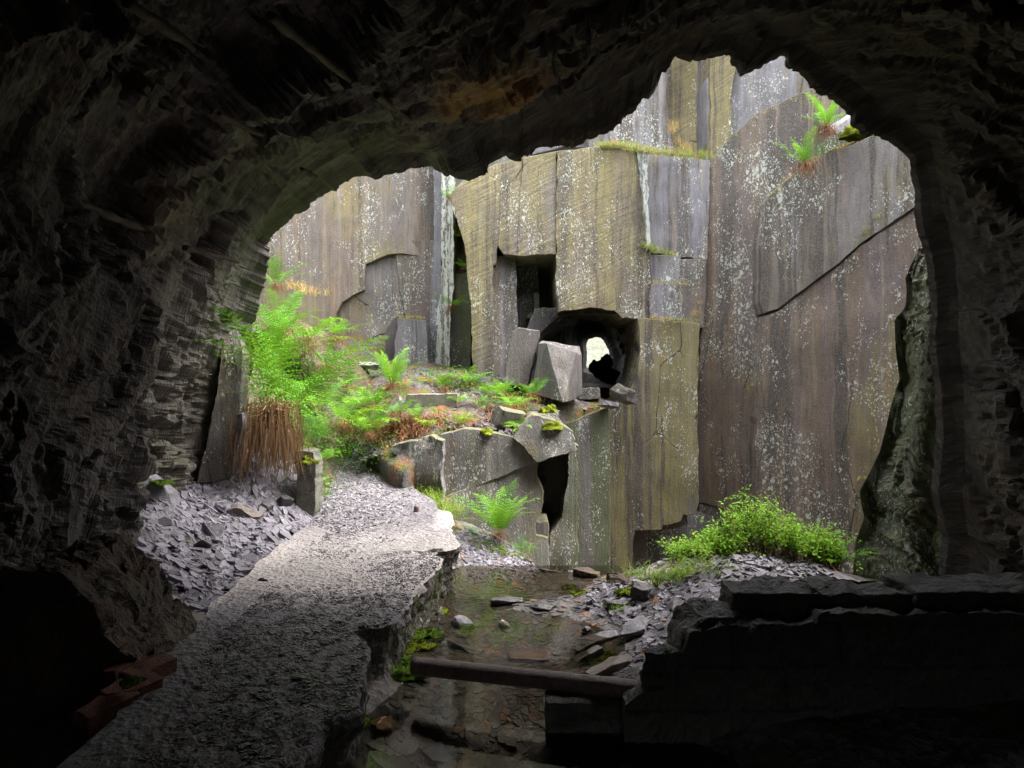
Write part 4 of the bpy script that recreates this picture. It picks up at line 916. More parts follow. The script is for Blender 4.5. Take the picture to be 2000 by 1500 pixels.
stone('boulder', at(1186, 790, 12.2), (.26, .3, .12), (5, 10, 40), SG, 'low stone in front of the tunnel mouth', 'rock', seed=213)
# leaning slab at the left lip of the cave
prism('leaning_slab', [(438, 650), (446, 628), (462, 640), (474, 690), (470, 760), (462, 850), (452, 940), (385, 942), (405, 860), (425, 760)], plane(430, 800, 8.15, 32, 3), .22, rock('leaning slab rock', olive=.4, brown=.55, dark=.3, lich=.12, seed=18, a=(.17, .16, .17), ledge=0.), 'tall smooth slab leaning against the left lip of the cave', 'rock', .03, 205)
prism('leaning_slab', [(462, 812), (472, 808), (474, 830), (468, 868), (462, 872)], plane(468, 840, 8.0, -20), .12, SG, 'small thin slab beside the foot of the tall leaning slab', 'rock', .01, 206)
prism('leaning_slab', [(262, 1000), (272, 940), (290, 932), (330, 965), (345, 1012), (300, 1024)], plane(300, 990, 6.9, 28, 22), .14, SG, 'grey green slab leaning on the left wall under moss', 'rock', .015, 207)
stone('slate_block', at(703, 713, 12.9), (.75, .3, .14), (0, 4, -6), SG, 'long low stone at the foot of the left cliff', 'rock', seed=209)
stone('slate_block', at(990, 822, 10.3), (.40, .3, .4), (20, 10, 30), RH, 'rounded lichened boulder on the brink of the ledge', 'rock', seed=214)
stone('slate_block', at(920, 742, 12.3), (.5, .3, .1), (0, 4, 10), SG, 'flat slate among the small ferns on the ledge', 'rock', seed=215)
stone('slate_block', at(1640, 245, 11.6), (.55, .35, .16), (0, -35, 10), SG, 'pale pointed slate beside the upper fern', 'rock', seed=216)

# mossy outcrop at the right lip
def outcrop():
    left = [(1850, 450), (1800, 480), (1778, 520), (1768, 545), (1770, 570), (1768, 600), (1752, 625), (1754, 680), (1762, 740), (1744, 790), (1736, 830), (1726, 870), (1706, 915), (1684, 960), (1690, 1000), (1668, 1060), (1660, 1140), (1655, 1250)]
    A = np.array(left, float); n = 190; q = np.linspace(540, 1250, n); q2 = np.linspace(0, len(left) - 1, n)
    lx = np.interp(q2, np.arange(len(left)), A[:, 0]); ly = np.interp(q2, np.arange(len(left)), A[:, 1])
    nu = 150; V = []
    for j in range(nu):
        u = j / (nu - 1); px = lx * (1 - u) + 1880 * u; d = 7.6 - .9 * u + .25 * math.sin(u * 9) * .3
        V.append(np.stack([(px - 1000) / F * d, np.full(n, d), CZ - (ly - 750) / F * d], -1))
    V = np.array(V)
    N_ = np.array([.45, .85, -.25]); N_ /= np.linalg.norm(N_)
    Nn = np.array([.9, -.15, .38]); Nn /= np.linalg.norm(Nn); Uu = np.array([-.3, .1, .9]); Uu -= Nn * (Uu @ Nn); Uu /= np.linalg.norm(Uu)
    D = slate(V.reshape(-1, 3), 31, Nn, Uu, np.cross(Nn, Uu), part=1).reshape(V.shape[:2])
    u = np.linspace(0, 1, nu)[:, None]
    V[..., 1] -= D * .42 * sstep(0, .25, u) + 0
    V[..., 0] += D * .10
    nn = np.cross(np.gradient(V, axis=0), np.gradient(V, axis=1)); nn /= np.linalg.norm(nn, axis=-1, keepdims=True) + 1e-9; nn *= np.sign(-nn[..., 1:2] + 1e-6)
    V = V + nn * (slate(V.reshape(-1, 3), 31, Nn, Uu, np.cross(Nn, Uu), part=2).reshape(V.shape[:2]) * .8 * sstep(0, .12, u))[..., None]
    back = V[:1].copy(); back[..., 0] = back[..., 0] * 1.25 + .3; back[..., 1] += 1.6
    V = np.concatenate([back, V])
    Vt = V[:, :1] + np.array([.8, .4, .6]); V = np.concatenate([Vt, V], 1)
    o = mesh_np('rock_outcrop', V, grid_faces(V.shape[0], V.shape[1]), [RMO])
    tag(o, 'wet green mossy outcrop standing at the right lip of the cave', 'rock')
outcrop()

# ------------------------------------------------------------------ masonry, pipe, posts, timbers
def rubble_wall(name, prof, d0, d1, mat, label, cat, seed=0, amp=.03, nf=.035):
    """broken wall: top profile (px, py at the front face) carried from the front plane d0 back to d1"""
    A = np.array(prof, float)
    x = (A[:, 0] - 1000) / F * d0; z = CZ - (A[:, 1] - 750) / F * d0
    seg = np.hypot(np.diff(x), np.diff(z)); cu = np.concatenate([[0], np.cumsum(seg)])
    n = int(cu[-1] / .022); q = np.linspace(0, cu[-1], n); X = np.interp(q, cu, x); Z = np.interp(q, cu, z)
    nd = int((d1 - d0) / .022) + 2; rows = []
    for k in range(26, 0, -1):
        t = k / 26; rows.append(np.stack([X, np.full(n, d0), Z * (1 - t) + (-.9) * t], -1))
    for j in range(nd):
        yy = d0 + (d1 - d0) * j / (nd - 1); rows.append(np.stack([X, np.full(n, yy), Z], -1))
    for k in range(1, 14):
        t = k / 13; rows.append(np.stack([X, np.full(n, d1), Z * (1 - t) + (-.9) * t], -1))
    V = np.array(rows); P = V.reshape(-1, 3)
    r = fbm(P * 3, 3, seed) * amp * 1.2 + fbm(P * 12, 4, seed + 3, .6) * amp
    r = r.reshape(V.shape[:2])
    V[..., 2] += r * (np.arange(V.shape[0])[:, None] >= 26) ; V[..., 1] -= r * (np.arange(V.shape[0])[:, None] < 27); V[..., 0] += fbm(P * 7 + 5, 3, seed + 8).reshape(V.shape[:2]) * amp * .8
    o = mesh_np(name, V, grid_faces(V.shape[0], n), [mat])
    return tag(o, label, cat)
def course_mat():
    m = M('dark coursed masonry'); s = m.math
    b = m.n('ShaderNodeTexBrick'); m.link(b.inputs['Vector'], m.vec((1, 1, 1), rot=(R(90), 0, 0))); b.inputs['Scale'].default_value = 1.
    b.inputs['Brick Width'].default_value = .62; b.inputs['Row Height'].default_value = .24; b.inputs['Mortar Size'].default_value = .012
    b.inputs['Color1'].default_value = (.10, .095, .09, 1); b.inputs['Color2'].default_value = (.075, .07, .07, 1); b.inputs['Mortar'].default_value = (.05, .05, .05, 1)
    n = m.noise(m.co, 9, 5, .65); n2 = m.noise(m.co, 38, 5, .7)
    col = m.mix(m.ss(n, .4, .65, 0, .7), b.outputs['Color'], (.13, .125, .115)); col = m.mix(m.ss(m.noise(m.co, 3, 4), .58, .68, 0, .5), col, (.09, .10, .05))
    h = s('ADD', s('MULTIPLY', b.outputs['Fac'], -.6), s('ADD', n, s('MULTIPLY', n2, .6)))
    return m.bsdf(col, .6, m.bump(h, .045), .45)
CM = course_mat()
# front-face outline: left stump, steps up to the long top
wall = rubble_wall('masonry_wall', [(1218, 1480), (1222, 1380), (1250, 1362), (1290, 1350), (1330, 1300), (1334, 1262), (1345, 1238), (1400, 1228), (1432, 1218), (1470, 1225), (1520, 1220), (1600, 1216), (1604, 1195), (1640, 1198), (1780, 1200), (1790, 1196), (2000, 1200), (2250, 1200)], 3.86, 4.22, CM, 'dark broken masonry wall stepping down towards the pipe', 'wall', 5, .022)
wm = bpy.data.objects['masonry_wall']
def wblock(px0, px1, py0, py1, d0, d1, seed, label):
    c0, c1 = at(px0, py0, d0), at(px1, py1, d0); cx = (c0[0] + c1[0]) / 2; sx_ = abs(c1[0] - c0[0]); zz = (c0[2] + c1[2]) / 2; sz_ = abs(c0[2] - c1[2])
    o = stone('coping_block', (cx, (d0 + d1) / 2, zz), (sx_, d1 - d0, sz_), (0, 0, 0), CM, label, 'x', seed=seed, cuts=1, n=12, rough=.03)
    del o['category']; o.parent = wm; return o
wblock(1432, 1606, 1158, 1225, 4.02, 4.32, 301, 'left coping block with a hollowed front'); wblock(1606, 1792, 1160, 1230, 3.98, 4.30, 302, None); wblock(1790, 2110, 1156, 1230, 3.95, 4.32, 303, None)
wblock(1334, 1440, 1204, 1290, 3.9, 4.2, 304, None); wblock(1254, 1338, 1276, 1360, 3.88, 4.0, 305, None)
prism('stone_beam', [(1070, 1374), (1236, 1374), (1240, 1480), (1072, 1460)], plane(1150, 1400, 3.95, 0), .14, MORT, 'dark squared block under the right end of the pipe', 'block', .01, 306)
def tube(name, a, b, r, mat, seg=28, rings=40, cap=True, rough=.0, hollow=False, parent=None, taper=1.):
    a = np.array(a, float); b = np.array(b, float); ax = b - a; L = np.linalg.norm(ax); ax /= L
    u = np.cross(ax, [0, 0, 1.]); u = u if np.linalg.norm(u) > .1 else np.array([1., 0, 0]); u /= np.linalg.norm(u); v = np.cross(ax, u)
    th = np.linspace(0, 2 * np.pi, seg, endpoint=False); V = []
    for i in range(rings):
        t = i / (rings - 1); c = a + (b - a) * t; rr = r * (1 + (taper - 1) * t)
        p = c + rr * (np.cos(th)[:, None] * u + np.sin(th)[:, None] * v)
        if rough: p = p + (p - c) / rr * (fbm(p * 9, 4, 3) * rough)[:, None]
        V.append(p)
    Vv = np.concatenate(V); j = np.arange(seg); j2 = (j + 1) % seg; Fq = []
    for i in range(rings - 1): Fq.append(np.stack([i * seg + j, i * seg + j2, (i + 1) * seg + j2, (i + 1) * seg + j], -1))
    if hollow:
        inn = a + (Vv[:seg] - a) * .86; inn2 = inn + ax * .5; n0 = len(Vv); Vv = np.concatenate([Vv, inn, inn2])
        Fq.append(np.stack([j2, j, n0 + j, n0 + j2], -1)); Fq.append(np.stack([n0 + j2, n0 + j, n0 + seg + j, n0 + seg + j2], -1))
        F_ = [np.concatenate(Fq), (((rings - 1) * seg) + j)[None]]
    else: F_ = [np.concatenate(Fq), j[::-1][None], (((rings - 1) * seg) + j)[None]]
    return mesh_np(name, Vv, F_, [mat], smooth=True, parent=parent)
tag(tube('iron_pipe', at(808, 1300, 4.40), at(1250, 1348, 3.98), .056, IRON, hollow=True, rough=.0015), 'rusty iron pipe lying across the stream', 'pipe')
tag(tube('iron_stub', at(813, 1006, 8.25), at(813, 988, 8.25), .032, IRON, rough=.002, rings=6), 'short rusty iron stub standing on the path edge', 'stub')
prism('concrete_post', [(580, 882), (612, 884), (617, 910), (614, 1016), (576, 1016), (580, 950)], plane(597, 950, 8.2, 4), .26, CONC, 'mossy concrete post at the left edge of the path', 'post', .02, 310)
prism('concrete_block', [(795, 771), (892, 769), (893, 796), (842, 800), (795, 800)], plane(845, 785, 10.9, 4), .4, CONC, 'weathered concrete block set in the bank below the ferns', 'block', .01, 311)
tag(tube('iron_bar', at(838, 806, 10.75), at(892, 800, 10.75), .014, IRON, rings=4, seg=10), 'thin rusty bar under the concrete block', 'bar')
for k, (a, b, r, lb) in enumerate([
    (at(105, 378, 5.1), at(298, 455, 6.2), .045, 'long timber wedged across the left wall at head height'),
    (at(360, 484, 6.4), at(468, 512, 7.2), .038, 'shorter timber to the right of the long one on the left wall'),
    (at(-30, 10, 4.2), at(52, 62, 4.6), .06, 'stub of timber in the top left corner of the roof'),
    (at(250, 5, 4.2), at(378, 92, 4.9), .055, 'thick timber near the top left of the roof'),
    (at(528, 30, 4.4), at(690, 162, 5.6), .05, 'long timber slanting across the roof left of the middle'),
    (at(428, 222, 5.2), at(512, 264, 5.8), .036, 'small split timber low on the left roof'),
    (at(735, 185, 5.6), at(800, 232, 6.2), .045, 'timber stump beside the ochre patch of the roof'),
    (at(590, 330, 6.5), at(617, 346, 6.8), .035, 'short broken peg in the roof over the path')]):
    tag(tube('timber_prop', a, b, r * .72, WOOD, seg=14, rings=30, rough=.012, taper=.8), lb, 'timber', 'old timbers wedged in the cave roof')
# brick pillar stump in the left foreground
rubble_wall('pillar_stump', [(-260, 1120), (0, 1122), (60, 1112), (118, 1122), (150, 1150), (188, 1190), (200, 1230), (226, 1262), (262, 1290), (286, 1330), (292, 1400)], 3.78, 4.5, MORTL, 'crumbling brick and mortar pillar stump in the left foreground', 'masonry', 7, .045)
def brickblk(px, py, d, size, rot, label, seed):
    o = stone('brick', at(px, py, d), size, rot, BRICK, label, 'brick', seed=seed, cuts=1, n=3, group='bricks at the foot of the pillar stump'); return o
brickblk(292, 1312, 3.72, (.12, .26, .09), (0, 4, -24), 'red brick nearest the path at the foot of the pillar stump', 401)
brickblk(258, 1352, 3.52, (.13, .26, .09), (2, 8, -26), 'mossy red brick in the middle of the row by the pillar stump', 402)
brickblk(205, 1385, 3.40, (.16, .26, .12), (4, 12, -28), 'leftmost dark red brick under the pillar stump', 403)
brickblk(250, 1312, 3.80, (.11, .24, .10), (0, -6, -22), 'red brick set back beside the pillar stump', 404)

# ------------------------------------------------------------------ plants
def frond(rg, L, az, el, droop, pairs=22, m=6, wid=.17, side=0., tone=.5):
    """one fern frond: arching rachis, paired pinnae with toothed lobes; tone runs along it"""
    n = pairs + 4; pts = []; p = np.zeros(3); e = el; ds = L / n; a = az
    for i in range(n + 1):
        pts.append(p.copy()); p = p + ds * np.array([math.cos(e) * math.cos(a), math.cos(e) * math.sin(a), math.sin(e)])
        e -= droop / n * (1.6 * i / n + .2); a += side / n
    pts = np.array(pts); V = []; T = []; C = []
    def tri(a_, b_, c_, t_):
        k = len(V); V.extend((a_, b_, c_)); T.append((k, k + 1, k + 2)); C.extend((t_, t_, t_))
    for i in range(n):
        d = pts[i + 1] - pts[i]; s_ = np.cross(d, [0, 0, 1.]); s_ /= np.linalg.norm(s_) + 1e-9; w_ = .006 * L * (1 - i / n) + .001
        tri(pts[i] - s_ * w_, pts[i] + s_ * w_, pts[i + 1] + s_ * w_ * .8, -.5 if i < n * .5 else tone * .5)
        up = np.cross(s_, d); up /= np.linalg.norm(up) + 1e-9
        if i < 4: continue
        t = (i - 4) / (n - 4)
        pl_ = L * wid * (math.sin(math.pi * min(1, t * .80 + .22)) ** .9) * rg.uniform(.78, 1.08)
        fw = d / np.linalg.norm(d)
        for sg in (-1, 1):
            dirn = s_ * sg + fw * (.25 + .40 * t + rg.uniform(-.13, .13)) + up * (.18 + rg.uniform(-.22, .22)); dirn /= np.linalg.norm(dirn)
            o0 = pts[i] + fw * (ds * .5 if sg > 0 else 0)
            q = np.cross(dirn, up); q /= np.linalg.norm(q) + 1e-9
            if np.dot(q, fw) < 0: q = -q
            prev = o0; mm = max(2, int(m * (.5 + pl_ / (L * wid) * .5))); tt = tone + .25 * t + rg.uniform(-.06, .06)
            for k in range(mm):
                k1 = (k + 1) / mm; sag = -up * (.22 * pl_ * k1 * k1)
                nx = o0 + dirn * pl_ * k1 + sag
                ww = ds * .40 * (1 - .78 * k / mm)
                tri(prev, nx, prev + (nx - prev) * .9 + q * ww, tt)
                tri(prev, prev + (nx - prev) * .7 - q * ww, nx, tt)
                prev = nx
    return np.array(V), np.array(T), np.array(C)
def merge(parts):
    V = []; T = []; C = []; o = 0
    for v, t, c in parts: V.append(v); T.append(t + o); C.append(c); o += len(v)
    return np.concatenate(V), np.concatenate(T), np.concatenate(C)
def fern_mesh(seed, nf, L=1., upright=.5, m=6, pairs=22, spread=(0, 2 * math.pi)):
    rg = random.Random(seed); ps = []
    for k in range(nf):
        az = spread[0] + (spread[1] - spread[0]) * (k + rg.uniform(-.4, .4)) / nf
        ring = rg.random()
        el = R(32 + 48 * upright * (1 - ring * .75) + rg.uniform(-10, 10)); l = L * rg.uniform(.6, 1.08)
        v, t, c = frond(rg, l, az, el, rg.uniform(.9, 1.9) * (1.25 - .5 * upright), pairs, m, rg.uniform(.14, .19), rg.uniform(-.4, .4), rg.uniform(.0, .8) * (1 - .4 * ring))
        v = v + np.array([.03 * math.cos(az), .03 * math.sin(az), 0]); ps.append((v, t, c))
    return merge(ps)
def strands(seed, n, L, spread=.12, mode='skirt', w_=.004):
    rg = random.Random(seed); V = []; T = []
    for k in range(n):
        az = rg.uniform(0, 2 * math.pi); p = np.array([rg.gauss(0, spread * .5), rg.gauss(0, spread * .5), rg.uniform(0, .05)])
        e = R(rg.uniform(-10, 60)); a = az; l = L * rg.uniform(.5, 1.1); ns = 6
        for i in range(ns):
            d = np.array([math.cos(e) * math.cos(a), math.cos(e) * math.sin(a), math.sin(e)]) * l / ns
            s_ = np.array([-math.sin(a), math.cos(a), 0]) * w_ * rg.uniform(.6, 1.3)
            q = p + d; o = len(V); V += [p - s_, p + s_, q + s_ * .7, q - s_ * .7]; T.append((o, o + 1, o + 2, o + 3)); p = q
            e -= rg.uniform(.25, .6) if mode == 'skirt' else .15; e = max(e, -1.5); a += rg.uniform(-.25, .25)
    return np.array(V), np.array(T)
def me_of(name, V, T, mats, C=None):
    o = mesh_np(name, V, T, mats); me = o.data
    if C is not None:
        at_ = me.attributes.new('tone', 'FLOAT', 'POINT'); at_.data.foreach_set('value', np.asarray(C, np.float32))
    bpy.data.objects.remove(o); return me
FM = {}
for key, args, mt in [('big', (1, 15, 1., .75, 6, 19), FERN), ('big2', (2, 13, 1., .65, 5, 17), FERN2), ('mid', (3, 12, 1., .65, 4, 17), FERN), ('mid2', (4, 11, 1., .85, 4, 17), FERN2), ('low', (5, 13, 1., .45, 4, 15), FERN2), ('dark', (6, 11, 1., .5, 4, 16), FERND), ('cup', (7, 15, 1., 1.1, 4, 18), FERN2), ('lone', (11, 26, 1., .95, 5, 18), FERN2), ('small', (8, 8, 1., .6, 3, 13), FERN2)]:
    V, T, C = fern_mesh(*args[:2], L=args[2], upright=args[3], m=args[4], pairs=args[5]); FM[key] = me_of('foliage', V, T, [mt], C)
V, T = strands(9, 150, .55); DM = me_of('dead_foliage', V, T, [DEAD])
V, T = strands(10, 60, .4); DM2 = me_of('dead_foliage', V, T, [DEAD])
FG = 'ferns growing round the quarry hollow'
def fern(pos, key, sc_, label, dead=1., rz=None, tilt=(0, 0)):
    e = empty('fern', pos, label, 'fern', FG)
    rz = random.uniform(0, 6.28) if rz is None else rz
    f = bpy.data.objects.new('foliage', FM[key]); COL.objects.link(f); f.parent = e; f.scale = (sc_,) * 3; f.rotation_euler = (tilt[0], tilt[1], rz)
    if dead:
        d = bpy.data.objects.new('dead_foliage', DM if sc_ > .5 else DM2); COL.objects.link(d); d.parent = e; d.scale = (sc_ * dead,) * 3; d.rotation_euler = (0, 0, rz)
    return e
def wp(px, py, d): return at(px, py, d)
def gx(px, d, f=uz): x = (px - 1000) / F * d; return np.array([x, d, float(f(x, d))])
ferns = [
 (wp(562, 800, 8.5), 'big', 1.5, 'largest fern, overhanging the path above the straw and concrete post', 0, 1.1, (.05, .16)),
 (wp(588, 868, 8.55), 'dark', .62, 'deep green fern drooping over the concrete post', 0, 1, (.15, .2)),
 (wp(535, 740, 8.75), 'mid2', 1.0, 'tall pale fern rising along the left lip of the cave', 0, 2, (0, .1)),
 (wp(533, 690, 9.3), 'big', .85, 'upright fern between the tall pale fern and the top of the left bank', 0, 39, (.05, 0)),
 (wp(620, 800, 9.6), 'big2', .80, 'broad fern hiding the end of the path behind the largest fern', 0, 40, (.05, 0)),
 (wp(520, 790, 8.45), 'small', .5, 'small fern tucked at the left of the largest fern', 0, 3, (0, 0)),
 (wp(600, 668, 11.3), 'big2', .80, 'spreading fern high on the left bank below the brown tuft', .8, 4, (0, 0)),
 (wp(548, 650, 11.0), 'big', .95, 'fern high on the left bank against the cave lip', .8, 5, (0, 0)),
 (wp(680, 760, 11.9), 'mid', .62, 'fern on the high left bank between the big fern and the shuttlecock fern', .8, 36, (0, 0)),
 (wp(655, 660, 12.6), 'mid2', .55, 'small fern at the very top of the left bank under the cliff', .8, 37, (0, 0)),
 (wp(628, 905, 8.9), 'low', .40, 'little fern behind the foot of the concrete post', .5, 38, (0, 0)),
 (wp(640, 720, 11.6), 'mid', .70, 'fern on the left bank nearest the cliff foot', .8, 6, (0, 0)),
 (wp(540, 560, 12.0), 'mid', .7, 'topmost fern on the left, beside the cave lip', .5, 7, (0, 0)),
 (wp(672, 830, 10.3), 'big2', .80, 'wide yellow green fern at the bend of the path', .7, 8, (0, 0)),
 (wp(722, 850, 10.0), 'low', .62, 'low pale fern spreading over the grass at the path bend', .5, 9, (0, 0)),
 (wp(640, 860, 10.4), 'mid', .60, 'fern behind the concrete post at the end of the visible path', .4, 10, (0, 0)),
 (wp(730, 795, 10.9), 'mid', .55, 'fern on the bank below the shuttlecock fern', .8, 11, (0, 0)),
 (wp(766, 758, 11.7), 'cup', .74, 'shuttlecock fern standing at the foot of the square grey block', 1.0, 12, (0, 0)),
 (wp(800, 762, 11.6), 'small', .42, 'little fern right beside the shuttlecock fern', .6, 13, (0, 0)),
 (wp(868, 762, 11.8), 'mid2', .46, 'fern in the middle of the ledge behind the concrete block', 1.0, 14, (0, 0)),
 (wp(916, 752, 12.0), 'low', .50, 'leafy fern on the ledge left of the upright slate block', .8, 15, (0, 0)),
 (wp(960, 775, 11.6), 'low', .44, 'low fern in front of the upright slate block', .9, 16, (0, 0)),
 (wp(1038, 776, 11.3), 'mid', .50, 'fern reaching over the front of the wedge shaped block', .9, 17, (0, 0)),
 (wp(1005, 800, 10.7), 'low', .46, 'fern on the ledge brink above the mossy nose', 1.2, 18, (0, 0)),
 (wp(1020, 838, 10.1), 'low', .34, 'lowest fern hanging on the nose of the ledge wall', 1.3, 19, (.4, 0)),
 (wp(902, 836, 10.2), 'mid2', .36, 'fern growing out of the crack over the lichen panel', 1.0, 20, (0, 0)),
 (wp(838, 842, 10.1), 'small', .42, 'fern with long curved fronds above the pleated lichen rock', 1.4, 21, (0, 0)),
 (wp(700, 800, 10.8), 'big2', .60, 'fern on the bank between the path bend and the concrete block', .6, 41, (0, 0)),
 (wp(812, 820, 10.4), 'mid', .40, 'fern just below the concrete block', 1.0, 42, (0, 0)),
 (wp(940, 800, 11.0), 'mid', .36, 'small fern in the bracken at the middle of the ledge', 1.0, 43, (0, 0)),
 (wp(985, 770, 11.2), 'mid2', .36, 'pale fern between the leafy cover and the ledge brink', 1.0, 44, (0, 0)),
 (wp(895, 790, 11.0), 'low', .34, 'fern at the right end of the concrete block', .8, 45, (0, 0)),
 (wp(735, 830, 10.2), 'mid', .50, 'fern on the bank above the low pale fern', .8, 46, (0, 0)),
 (wp(775, 815, 10.4), 'mid', .44, 'fern amid red brown bracken on the bank', 1.5, 22, (0, 0)),
 (wp(975, 1045, 8.25), 'lone', .60, 'bright lone fern standing in front of the ledge wall by the stream', .5, 23, (0, 0)),
 (wp(945, 1060, 8.35), 'dark', .34, 'small dark fern at the base of the lone fern', 0, 24, (0, 0)),
 (wp(1018, 1078, 8.4), 'dark', .26, 'dark little fern right of the lone fern, at the foot of the wall', 0, 25, (0, 0)),
 (wp(1614, 252, 11.25), 'cup', .62, 'upper of the two bright ferns high on the right wall', .9, 26, (.12, 0)),
 (wp(1574, 325, 11.30), 'cup', .58, 'lower of the two bright ferns high on the right wall', 1.0, 27, (.12, 0)),
 (wp(884, 388, 13.9), 'mid', .44, 'fern at the top of the mossy gully', .9, 28, (.2, 0)),
 (wp(905, 524, 13.9), 'low', .30, 'fern halfway up the mossy gully', .9, 29, (.2, 0)),
 (wp(880, 600, 13.8), 'low', .42, 'fern low in the mossy gully', .7, 30, (.2, 0)),
]
for pos, key, s_, lb, dd, rz, tl in ferns: fern(pos, key, s_ * 1.2, lb, dd, rz * 1.3, tl)
# straw hanging from the big fern
def straw():
    rg = random.Random(5); V = []; T = []
    for k in range(520):
        p = at(rg.gauss(530, 15), rg.uniform(800, 870), rg.uniform(8.15, 8.5)); l = rg.uniform(.3, 1.05) * (1.05 - abs(p[0] + 2.95) * .9); ns = 8
        ax = rg.gauss(.1, .5); ay = rg.uniform(-.5, .0); cv = rg.gauss(0, .22)
        for i in range(ns):
            t = i / ns
            d = np.array([ax * (1 - t) ** 2 + cv * t * t + rg.uniform(-.06, .06), ay * (1 - t), (.5 - 2.2 * t if t < .3 else -1)]); d = d / np.linalg.norm(d) * l / ns
            s_ = np.array([.0035, .001, 0]) * rg.uniform(.6, 1.6)
            q = p + d; o = len(V); V += [p - s_, p + s_, q + s_, q - s_]; T.append((o, o + 1, o + 2, o + 3)); p = q
    tag(mesh_np('dead_bracken', np.array(V), np.array(T), [STRAW]), 'straw coloured dead fronds hanging in a curtain under the largest fern', kind='stuff')
straw()
def grassv(rg, pos, n, h, spread, V, T, dry, Tm, lean=(0, 0, 0)):
    for k in range(n):
        p = pos + np.array([rg.gauss(0, spread[0]), rg.gauss(0, spread[1]), 0]); a = rg.uniform(0, 6.28); l = h * rg.uniform(.5, 1.2); e = R(rg.uniform(50, 88)); ns = 5
        is_dry = rg.random() < dry
        for i in range(ns):
            d = np.array([math.cos(e) * math.cos(a), math.cos(e) * math.sin(a), math.sin(e)]) * l / ns + np.array(lean) * l / ns * i / ns
            wd = .0035 * (1 - i / ns * .8); s_ = np.array([-math.sin(a), math.cos(a), 0]) * wd; q = p + d; o = len(V)
            V += [p - s_, p + s_, q + s_ * .75, q - s_ * .75]; T.append((o, o + 1, o + 2, o + 3)); Tm.append(1 if is_dry else 0); p = q; e -= rg.uniform(.15, .45)
def grass(name, line, n, h, sp, label, dry=.3, seed=0, lean=(0, -.3, -.2), kind='stuff', cat=None):
    """line: list of world points the tufts follow"""
    rg = random.Random(seed); V = []; T = []; Tm = []; P = np.array(line); m_ = max(2, n // 6)
    for k in range(m_):
        t = rg.random() * (len(P) - 1) if len(P) > 1 else 0; i = min(int(t), max(0, len(P) - 2)); f = t - i
        q = P[i] * (1 - f) + P[i + 1] * f if len(P) > 1 else P[0]
        grassv(rg, q + np.array([rg.gauss(0, sp[0]), rg.gauss(0, sp[1]), 0]), 6, h, (.03, .03), V, T, dry, Tm, lean)
    if kind != 'stuff':
        e = empty(name, P[0], label, cat); o = mesh_np('foliage', np.array(V) - P[0], np.array(T), [GRASS, DRYG], mi=Tm); o.parent = e; return e
    o = mesh_np(name, np.array(V), np.array(T), [GRASS, DRYG], mi=Tm)
    return tag(o, label, cat, kind=kind if kind == 'stuff' else None)
pl = lambda pts, d: [at(a, b, d) for a, b in pts]
grass('grass', pl([(1172, 290), (1215, 288), (1260, 300), (1320, 304), (1388, 310)], 12.95), 1500, .20, (.05, .08), 'turf along the high ledge over the tunnel cliff', .45, 1)
grass('grass', pl([(1318, 245), (1310, 260), (1330, 285), (1345, 298)], 13.2), 220, .2, (.04, .04), 'dry turf trailing down to the high ledge', .9, 2)
grass('grass', pl([(1256, 482), (1275, 490), (1322, 500)], 12.95), 420, .16, (.04, .06), 'thick grass on the middle ledge of the jointed column', .35, 3)
grass('grass', pl([(1274, 552), (1290, 553), (1325, 556), (1345, 556)], 12.85), 150, .12, (.03, .03), 'sparse grass on the narrow ledge of the jointed column', .7, 4)
grass('grass', pl([(1272, 622), (1320, 628), (1364, 628)], 12.75), 260, .13, (.04, .04), 'sparse grass on top of the buttress', .65, 5)
grass('grass', pl([(1364, 590), (1356, 622)], 12.75), 60, .14, (.02, .02), 'dry wisps in the corner of the cliffs', .8, 6)
grass('grass', pl([(776, 620), (830, 622)], 13.75), 220, .10, (.02, .08), 'grass on top of the square grey block', .5, 7)
grass('grass', pl([(1390, 306), (1440, 262), (1480, 225), (1560, 190), (1610, 165)], 12.5), 160, .07, (.03, .03), 'thin grass along the slanting ledge of the right wall', .6, 8)
def gl(pts, k): return [onplane(off(pG, k), a, b) for a, b in pts]
grass('grass', gl([(1505, 390), (1540, 352), (1575, 330), (1600, 308), (1650, 288), (1680, 268)], .28), 420, .11, (.05, .05), 'brown matted grass round the high ferns', .85, 9)
grass('grass', gl([(1665, 480), (1690, 462), (1700, 440), (1730, 410)], .36), 160, .10, (.03, .03), 'tuft in the crack of the right wall', .6, 10)
grass('grass', gl([(1675, 940), (1690, 935)], .38), 60, .12, (.03, .03), 'small dry tuft low on the right wall', .7, 11)
grass('grass', [at(565, 560, 12.4), at(620, 580, 12.2)], 300, .30, (.12, .1), 'brown tussock at the top of the left bank', .9, 12)
grass('grass', [np.array([float(np.interp(y, PY, PRx)) + .12, y, float(max(gz(np.interp(y, PY, PRx) + .12, y), pz(y) - .1))]) for y in (8.3, 8.9, 9.5, 10.2, 10.8)], 1300, .22, (.09, .09), 'soft grass along the right edge of the path bend', .15, 13)
grass('grass', [gx(1160, 12.4), gx(1200, 12.4)], 120, .12, (.05, .05), 'few blades at the brink under the tunnel', .3, 14)
grass('grass_tuft', [gp(1068, 1088)], 110, .22, (.09, .05), 'green grass tuft at the far end of the stream', .05, 15, kind='x', cat='grass tuft')
grass('grass_tuft', [gp(1010, 1075)], 40, .2, (.08, .04), 'thin grass tuft right of the lone fern', .05, 16, kind='x', cat='grass tuft')
grass('grass', [gp(x, y) for x, y in ((1190, 1120), (1230, 1128), (1290, 1135), (1330, 1130), (1400, 1110))], 700, .22, (.08, .08), 'grass fringe between the stream and the low cave', .15, 17)
